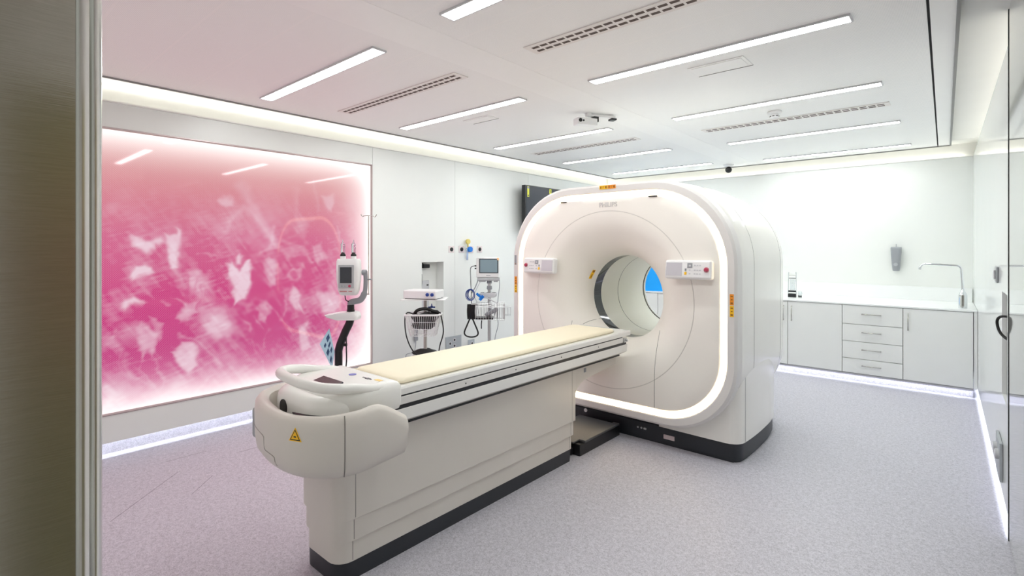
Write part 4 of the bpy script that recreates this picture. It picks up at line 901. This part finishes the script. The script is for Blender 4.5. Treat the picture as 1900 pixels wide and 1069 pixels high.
for x_ in (-.046, .036):
    m = MB(); m.lathe([(.021, 1.416), (.021, 1.438)], (x_, -.06, 0), 'z', 16); s = m.build('syringe_holder', WPLAST, J)
    m = MB(); m.lathe([(.0215, 1.438), (.021, 1.450), (.006, 1.468)], (x_, -.06, 0), 'z', 16); m.build('plunger_cone', BLACK, s)
    m = MB(); m.lathe([(.016, 1.462), (.016, 1.53), (.005, 1.545), (.004, 1.565)], (x_, -.06, 0), 'z', 16); m.build('syringe', CLEAR, s)
m = MB(); m.tube([(.135, 0, 1.14), (.135, 0, 1.755)], .0035, 8)
m.tube(smooth_path([(.075, 0, 1.765), (.085, 0, 1.748), (.10, 0, 1.752), (.135, 0, 1.755), (.17, 0, 1.752), (.185, 0, 1.745), (.197, 0, 1.762)], 5), .0032, 8)
m.tube([(.105, 0, 1.14), (.14, 0, 1.14)], .005, 8); m.build('drip_pole', STEEL, J)
m = MB(); m.tube(smooth_path([(-.03, -.06, 1.14), (-.03, -.04, 1.10), (-.01, -.01, 1.08)]), .004, 8); m.build('lead', RUBBER, J)
m = MB(); m.tube(smooth_path([(-.04, .0, .80), (-.03, -.03, .74), (-.03, -.03, .60), (-.06, -.02, .45)]), .005, 8); m.box(-.05, -.025, -.04, -.02, .74, .76); m.build('hanging_cable', RUBBER, J)
S = thing('information_sheet', 'pale blue laminated sheet hanging from the injector column', 'sheet', (0, 0, 0), 0)
Mj = Matrix.Translation((-3.579, 2.183, 0)) @ Matrix.Rotation(TH, 4, 'Z')
def q4(m, pts, th=.002, mi=0):
    v = [Mj @ Vector(p) for p in pts]; nrm = (v[1]-v[0]).cross(v[2]-v[0]).normalized(); vv = v+[p-nrm*th for p in v]
    m.add(vv, [(0, 1, 2, 3), (7, 6, 5, 4), (0, 4, 5, 1), (1, 5, 6, 2), (2, 6, 7, 3), (3, 7, 4, 0)], mi, True)
a_ = Vector((-.158, -.04, .880)); b_ = Vector((-.225, -.06, .762)); c_ = Vector((-.128, -.06, .57)); d_ = Vector((-.115, -.0476, .70))
m = MB(); q4(m, [a_, b_, c_, d_]); rel(m.build('sheet', PAPER), S)
def lerp(u, v): return (a_*(1-u)+b_*u)*(1-v)+(d_*(1-u)+c_*u)*v
m = MB()
nq = (Mj.to_3x3() @ (b_-a_)).cross(Mj.to_3x3() @ (c_-a_)).normalized()
for (u0, u1, v0, v1) in ((.15, .45, .12, .3), (.6, .8, .2, .3), (.2, .5, .4, .5), (.55, .85, .45, .6), (.2, .45, .62, .75), (.55, .85, .75, .88)):
    pts = [lerp(u0, v0), lerp(u1, v0), lerp(u1, v1), lerp(u0, v1)]; v = [Mj @ p+nq*.001 for p in pts]; vb = [p-nq*.0008*-1 for p in v]
    m.add(v+[p-nq*.0005 for p in v], [(0, 1, 2, 3), (7, 6, 5, 4)], 0, True)
    v = [p-nq*.004 for p in v]; m.add(v+[p-nq*.0005 for p in v], [(0, 1, 2, 3), (7, 6, 5, 4)], 0, True)
rel(m.build('print', mat('sheet print', (60, 90, 130), .6)), S)

# ------------------------------------------------------------ cart with white box and basket
def frame_at(px, w_):   # ground point seen at that column and distance
    u = (px-950)/950*w_; return (-math.sin(TH)*w_+math.cos(TH)*u, math.cos(TH)*w_+math.sin(TH)*u, 0)
C1 = thing('equipment_cart', 'slim white cart with wire basket standing before the wall recess', 'cart', (-4.06, 3.31, 0), TH)
m = MB(); m.tube([(0, 0, .06), (0, 0, .985)], .017, 14); m.build('pole', mat('pole beige grey', (196, 194, 186), .4), C1)
m = MB()
for k in range(5):
    a = 2*PI*k/5; m.tube([(0, 0, .07), (.24*math.cos(a), .24*math.sin(a), .05)], [.02, .014], 8); m.lathe([(.025, -.01), (.025, .01)], (.24*math.cos(a), .24*math.sin(a), .026), 'x', 12)
m.build('castor_base', LGREY, C1)
m = MB(); m.box(-.225, .215, -.14, .14, .985, .993); m.build('shelf', WPLAST, C1, bevel=.003)
m = MB(); m.box(-.15, .15, -.12, .12, .40, .41); m.build('lower_shelf', WPLAST, C1, bevel=.003)
def basket(m, w0, w1, d0, d1, zt, zb, nx, nz, rim, wire, cx=0, cy=0):
    def rr(t): a = w1+(w0-w1)*t; b = d1+(d0-d1)*t; return rrect(cx-a, cx+a, cy-b, cy+b, min(a, b)*.4, 5)
    m.tube([(x, y, zt) for x, y in rr(1)], rim, 8, closed=True)
    for k in range(nz): t_ = k/nz; m.tube([(x, y, zb+(zt-zb)*t_) for x, y in rr(t_)], wire, 6, closed=True)
    top = rr(1); bot = rr(0); n = len(top)
    import itertools
    for i in range(nx):
        s = i/nx*n; i0 = int(s) % n; f = s-int(s); i1 = (i0+1) % n
        a = (top[i0][0]*(1-f)+top[i1][0]*f, top[i0][1]*(1-f)+top[i1][1]*f, zt); b = (bot[i0][0]*(1-f)+bot[i1][0]*f, bot[i0][1]*(1-f)+bot[i1][1]*f, zb)
        m.tube([a, b], wire, 6)
    for k in range(1, 8): x = cx-w1+2*w1*k/8; m.tube([(x, cy-d1, zb), (x, cy+d1, zb)], wire, 6)
def wires_even(m, w0, w1, d0, d1, zt, zb, n, wire, cx, cy):
    for k in range(n+1):
        t_ = k/n
        for s in (-1, 1):
            m.tube([(cx-w0+2*w0*t_, cy+s*d0, zt), (cx-w1+2*w1*t_, cy+s*d1, zb)], wire, 6)
BY = -.10
m = MB(); basket(m, .172, .125, .11, .08, .848, .64, 20, 3, .009, .0022, 0, BY); wires_even(m, .15, .11, .11, .08, .848, .64, 14, .002, 0, BY); m.tube([(0, 0, .83), (0, BY+.1, .845)], .01, 8); m.build('basket', WPLAST, C1)
o = thing('equipment_box', 'flat white device with two blue knobs on top of the cart', 'medical device', (-4.06, 3.31, .994), TH)
m = MB(); m.box(-.185, .165, -.12, .10, .004, .088); m.build('case', WPLAST, o, bevel=.014, xf=Matrix.Rotation(R(-14), 4, 'Z'))
m = MB(); m.box(-.17, .15, -.11, .09, .0, .006); m.build('foot', BLACK, o, xf=Matrix.Rotation(R(-14), 4, 'Z'))
for x_ in (.075, .125):
    m = MB(); m.lathe([(.017, .119), (.017, .130), (.012, .133)], (x_, 0, .048), '-y', 16); m.build('blue_knob', DBLUE, o, xf=Matrix.Rotation(R(-14), 4, 'Z'))
rnd = random.Random(3)
bag = MB()
def blob(m, c, r, sx=1, sy=1, sz=1, seed=0, mi=0):
    rn = random.Random(seed); ph = [rn.random()*6 for _ in range(6)]; n = 16; rings = []
    for k in range(1, 10):
        a = PI*k/10; ring = []
        for j in range(n):
            b = 2*PI*j/n; q = r*(1+.12*math.sin(3*b+ph[0]+a*2)+.08*math.sin(5*b+ph[1])+.1*math.sin(4*a+ph[2]))
            ring.append((c[0]+q*sx*math.sin(a)*math.cos(b), c[1]+q*sy*math.sin(a)*math.sin(b), c[2]+q*sz*math.cos(a)))
        rings.append(ring)
    m.loft(rings, mi)
o = thing('blood_pressure_cuff', 'bundle of black hoses and cuffs piled in the basket of the cart', 'cuff', (-4.06, 3.31, .70), TH)
m = MB(); blob(m, (.005, BY, .055), .085, 1.35, .95, .75, 2); blob(m, (.05, BY, .12), .07, 1.5, 1.0, .75, 4); blob(m, (-.04, BY, .11), .06, 1.4, 1.1, .7, 6); m.tube(smooth_path([(-.10, BY, .12), (-.06, BY-.03, .185), (.02, BY, .20), (.10, BY, .175), (.14, BY, .165), (.10, BY+.03, .12)]), .016, 8); m.build('cuff', RUBBER, o)
m = MB(); m.tube(smooth_path([(-.02, BY, .10), (-.10, BY-.02, .15), (-.155, BY-.04, .165), (-.175, BY-.05, .10), (-.16, BY-.05, -.06), (-.10, BY-.05, -.20), (.0, BY-.05, -.28)]), .006, 8)
m.tube(smooth_path([(.06, BY, .12), (.15, BY-.02, .165), (.175, BY-.03, .14), (.20, BY-.03, -.02), (.165, BY-.03, -.16), (.15, BY-.03, -.26)]), .006, 8); m.build('hose', RUBBER, o)
o = MB(); blob(o, (-.0, 0, .03), .05, 2.6, 1.8, .7, 9); b = o.build('cable_pouch', RUBBER, None); b.location = (-4.06, 3.31, .418); b.rotation_euler = (0, 0, TH); tag(b, 'black pouch on the lower shelf of the cart just above the table edge', 'pouch')
o = MB(); o.box(-.011, .011, -.011, .011, .0, .014); o.box(-.005, .005, -.005, .005, .014, .035); o.box(-.035, .035, -.006, .006, -.008, .006); b = o.build('valve', DBLUE, None, bevel=.003); b.location = Vector((-4.06, 3.31, .0))+Vector((math.cos(TH)*.065, math.sin(TH)*.065, .905)); b.rotation_euler = (0, 0, TH); tag(b, 'small blue cross shaped valve above the cart basket', 'valve')
m = MB(); m.tube([(-.0, 0, .895), (.065, 0, .895)], .004, 8); m.box(-.05, 0, -.005, .005, .875, .882); m.build('side_arm', GREYP, C1)
o = thing('power_adapter', 'slim grey adapter hanging on its lead left of the cart pole', 'adapter', (XL+.02, 3.60, .55), 0)
m = MB(); m.box(-.015, .015, -.02, .02, -.085, .07); m.build('body', GREYP, o, bevel=.004)
m = MB(); m.tube([(0, 0, .07), (0, 0, .10)], .004, 8); m.tube(smooth_path([(0, 0, -.085), (0, -.005, -.15), (.0, -.03, -.21), (0, -.10, -.215), (0, -.14, -.25), (0, -.15, -.53)]), .0035, 8); m.build('lead', GREYP, o)

# ------------------------------------------------------------ patient monitor on a roll stand
MP = (-4.117, 4.304, 0)
C2 = thing('monitor_stand', 'silver roll stand with wire basket near the scanner', 'stand', MP, TH)
m = MB(); m.tube([(0, 0, .06), (0, 0, 1.13)], .021, 14); m.build('pole', ALU, C2)
m = MB()
for k in range(5):
    a = 2*PI*k/5+.5; m.tube([(0, 0, .075), (.27*math.cos(a), .27*math.sin(a), .055)], [.022, .015], 8); m.lathe([(.028, -.01), (.028, .01)], (.27*math.cos(a), .27*math.sin(a), .028), 'x', 12)
m.build('castor_base', GREYP, C2)
m = MB(); m.lathe([(.03, 1.09), (.03, 1.135)]); m.lathe([(.028, 1.02), (.032, 1.03), (.028, 1.06)]); m.build('clamp', GREYP, C2)
m = MB(); m.box(-.14, .12, -.06, .06, 1.125, 1.155); m.box(-.12, -.04, -.05, .05, 1.108, 1.125); m.box(.05, .10, -.05, .05, 1.108, 1.125); m.build('mount_plate', mat('mount grey', (186, 188, 190), .4), C2, bevel=.005)
m = MB(); m.loft([[(x, y_, z) for x, y_ in rrect(-a, b, -.06, .05, .03, 5)] for a, b, z in ((.08, .06, .93), (.11, .085, .945), (.115, .09, .975), (.10, .08, .985))]); m.build('holder', LGREY, C2)
m = MB()
for x_ in (-.08, -.01, .055): m.box(x_-.02, x_+.02, -.045, .0, .984, .988)
m.build('holder_slots', BLACK, C2)
m = MB(); BB = -.09
def bx(x0, x1, y0, y1, z): return [(x0, y0, z), (x1, y0, z), (x1, y1, z), (x0, y1, z)]
for z in (.875, .835, .69): m.tube(bx(-.15, .18, BB-.09, BB+.07, z), .004 if z > .8 else .0035, 6, closed=True)
for k in range(12):
    x_ = -.15+.33*k/11
    for y_ in (BB-.09, BB+.07): m.tube([(x_, y_, .875), (x_, y_, .69)], .0022, 6)
    m.tube([(x_, BB-.09, .69), (x_, BB+.07, .69)], .0022, 6)
for k in range(1, 6):
    y_ = BB-.09+.16*k/6
    for x_ in (-.15, .18): m.tube([(x_, y_, .875), (x_, y_, .69)], .0022, 6)
m.tube([(.18, BB-.06, .83), (.245, BB-.06, .83), (.245, BB+.04, .83), (.18, BB+.04, .83)], .003, 6); m.tube([(.18, BB-.06, .735), (.245, BB-.06, .735), (.245, BB+.04, .735), (.18, BB+.04, .735)], .003, 6)
for y_ in (BB-.06, BB+.04): m.tube([(.245, y_, .83), (.245, y_, .735)], .003, 6); m.tube([(.215, y_, .83), (.215, y_, .735)], .003, 6)
m.build('basket', ALU, C2)
m = MB(); m.box(-.15, .05, BB-.085, BB+.065, .694, .712); m.build('basket_tray', BLACK, C2)
m = MB(); m.box(.165, .182, BB-.085, BB+.065, .70, .87); m.build('basket_end', ALU, C2)
D2 = thing('patient_monitor', 'small white patient monitor with a shiny screen on the roll stand', 'monitor', (MP[0], MP[1], 1.156), TH+R(-6))
m = MB(); m.box(-.148, .118, -.05, .07, .002, .235); m.build('case', WPLAST, D2, bevel=.014)
m = MB(); m.box(-.112, .112, -.0535, -.049, .055, .222); m.build('bezel', SCREEND, D2, bevel=.002)
m = MB(); m.box(-.100, .100, -.0555, -.053, .064, .212); m.build('screen', SCREENG, D2)
m = MB(); m.box(-.03, .02, -.0515, -.0495, .028, .034); m.build('maker_mark', GREYP, D2)
m = MB(); m.box(-.13, -.06, -.0515, -.0495, .226, .23); m.build('print', LGREY, D2)
m = MB(); m.box(.095, .118, -.055, -.04, .205, .232); m.build('alarm_tag', mat('pale orange tag', (255, 205, 150), .5), D2, bevel=.003)
m = MB(); m.box(-.17, -.147, -.02, .02, .13, .145); m.box(-.17, -.147, -.02, .02, .10, .115); m.build('plugs', BLACK, D2)
cab = []
def cable(pts, r_, mt, label, k=6):
    M = Matrix.Translation(MP) @ Matrix.Rotation(TH, 4, 'Z'); m = MB(); m.tube([M @ p for p in smooth_path(pts, k)], r_, 8); return tag(m.build('cable', mt), label, 'cable')
cable([(-.17, -.02, 1.295), (-.215, -.03, 1.27), (-.215, -.04, 1.15), (-.205, -.06, .98), (-.20, -.08, .86)], .004, RUBBER, 'thin dark lead from the monitor plug down to the coiled blue cable')
cable([(.118, 0, 1.15), (.118, -.03, 1.05), (.10, -.03, .90), (.095, -.01, .70), (.10, .01, .60), (.065, .03, .45), (.05, .03, .25), (.10, .02, .02)], .004, GREYP, 'grey lead hanging from the right side of the monitor past the basket')
cable([(-.13, -.03, 1.13), (-.16, -.05, 1.05), (-.20, -.07, .98), (-.205, -.09, .90)], .006, GREYP, 'thick grey lead bending from the monitor mount towards the blue coil')
cable([(-.10, -.03, 1.12), (-.15, -.05, 1.02), (-.17, -.07, .95), (-.14, -.08, .88), (-.12, BB, .75)], .004, LGREY, 'pale lead falling from the monitor mount into the basket')
cable([(-.10, -.05, .93), (-.03, -.06, .925), (.03, -.07, .90), (.10, -.08, .85), (.06, BB, .73)], .006, LGREY, 'pale tube arching over the basket of the roll stand')
m = MB(); M = Matrix.Translation(MP) @ Matrix.Rotation(TH, 4, 'Z')
for k in range(6):
    rx_, rz_ = .054-.005*k, .066-.003*k; m.tube([M @ Vector((-.215+rx_*math.cos(2*PI*j/28)+.003*(k % 3), -.09+.006*(k-2), .965+.004*(k % 2)+rz_*math.sin(2*PI*j/28))) for j in range(28)], .003, 8, closed=True)
tag(m.build('coiled_cable', DBLUE), 'blue cable coiled up beside the pole of the roll stand', 'cable')
m = MB(); M2 = M @ Matrix.Translation((-.105, -.10, .95)) @ Matrix.Rotation(R(40), 4, 'Y'); m.box(-.05, .03, -.01, .01, -.014, .014, 0, M2); m.box(.01, .045, -.012, .012, -.035, .03, 0, M2)
tag(m.build('finger_clip', BLUE, bevel=.005), 'bright blue clip hanging beside the coiled cable', 'clip')
o = thing('pressure_bulb_hose', 'black cuff bundle with a hanging loop left of the roll stand basket', 'cuff', (MP[0], MP[1], .7), TH)
m = MB()
for k in range(4): x_ = -.235+.022*k; m.tube(smooth_path([(x_, -.10, -.01), (x_-.004, -.12, .08), (x_, -.11, .16)]), .013, 8)
m.build('bundle', RUBBER, o)
m = MB(); m.tube(smooth_path([(-.215, -.11, .0), (-.25, -.11, -.08), (-.28, -.11, -.16), (-.26, -.11, -.20), (-.20, -.11, -.215), (-.14, -.11, -.20), (-.125, -.11, -.16), (-.16, -.11, -.07), (-.19, -.11, .0)]), .0085, 8); m.build('loop', RUBBER, o)
m = MB(); m.box(-.20, -.13, -.125, -.10, .155, .17); m.build('hook', ALU, o)
o = MB(); Mq = M @ Matrix.Translation((.02, BB, .765)) @ Matrix.Rotation(R(-28), 4, 'Y'); o.box(-.07, .09, -.04, .04, -.022, .022, 0, Mq); tag(o.build('handset', GREYP, bevel=.012), 'grey handset lying tilted in the basket of the roll stand', 'handset')
cable([(-.08, -.12, .70), (-.085, -.14, .64), (-.085, -.14, .61), (-.085, -.14, .585)], .006, RUBBER, 'short black connector dangling below the roll stand basket')
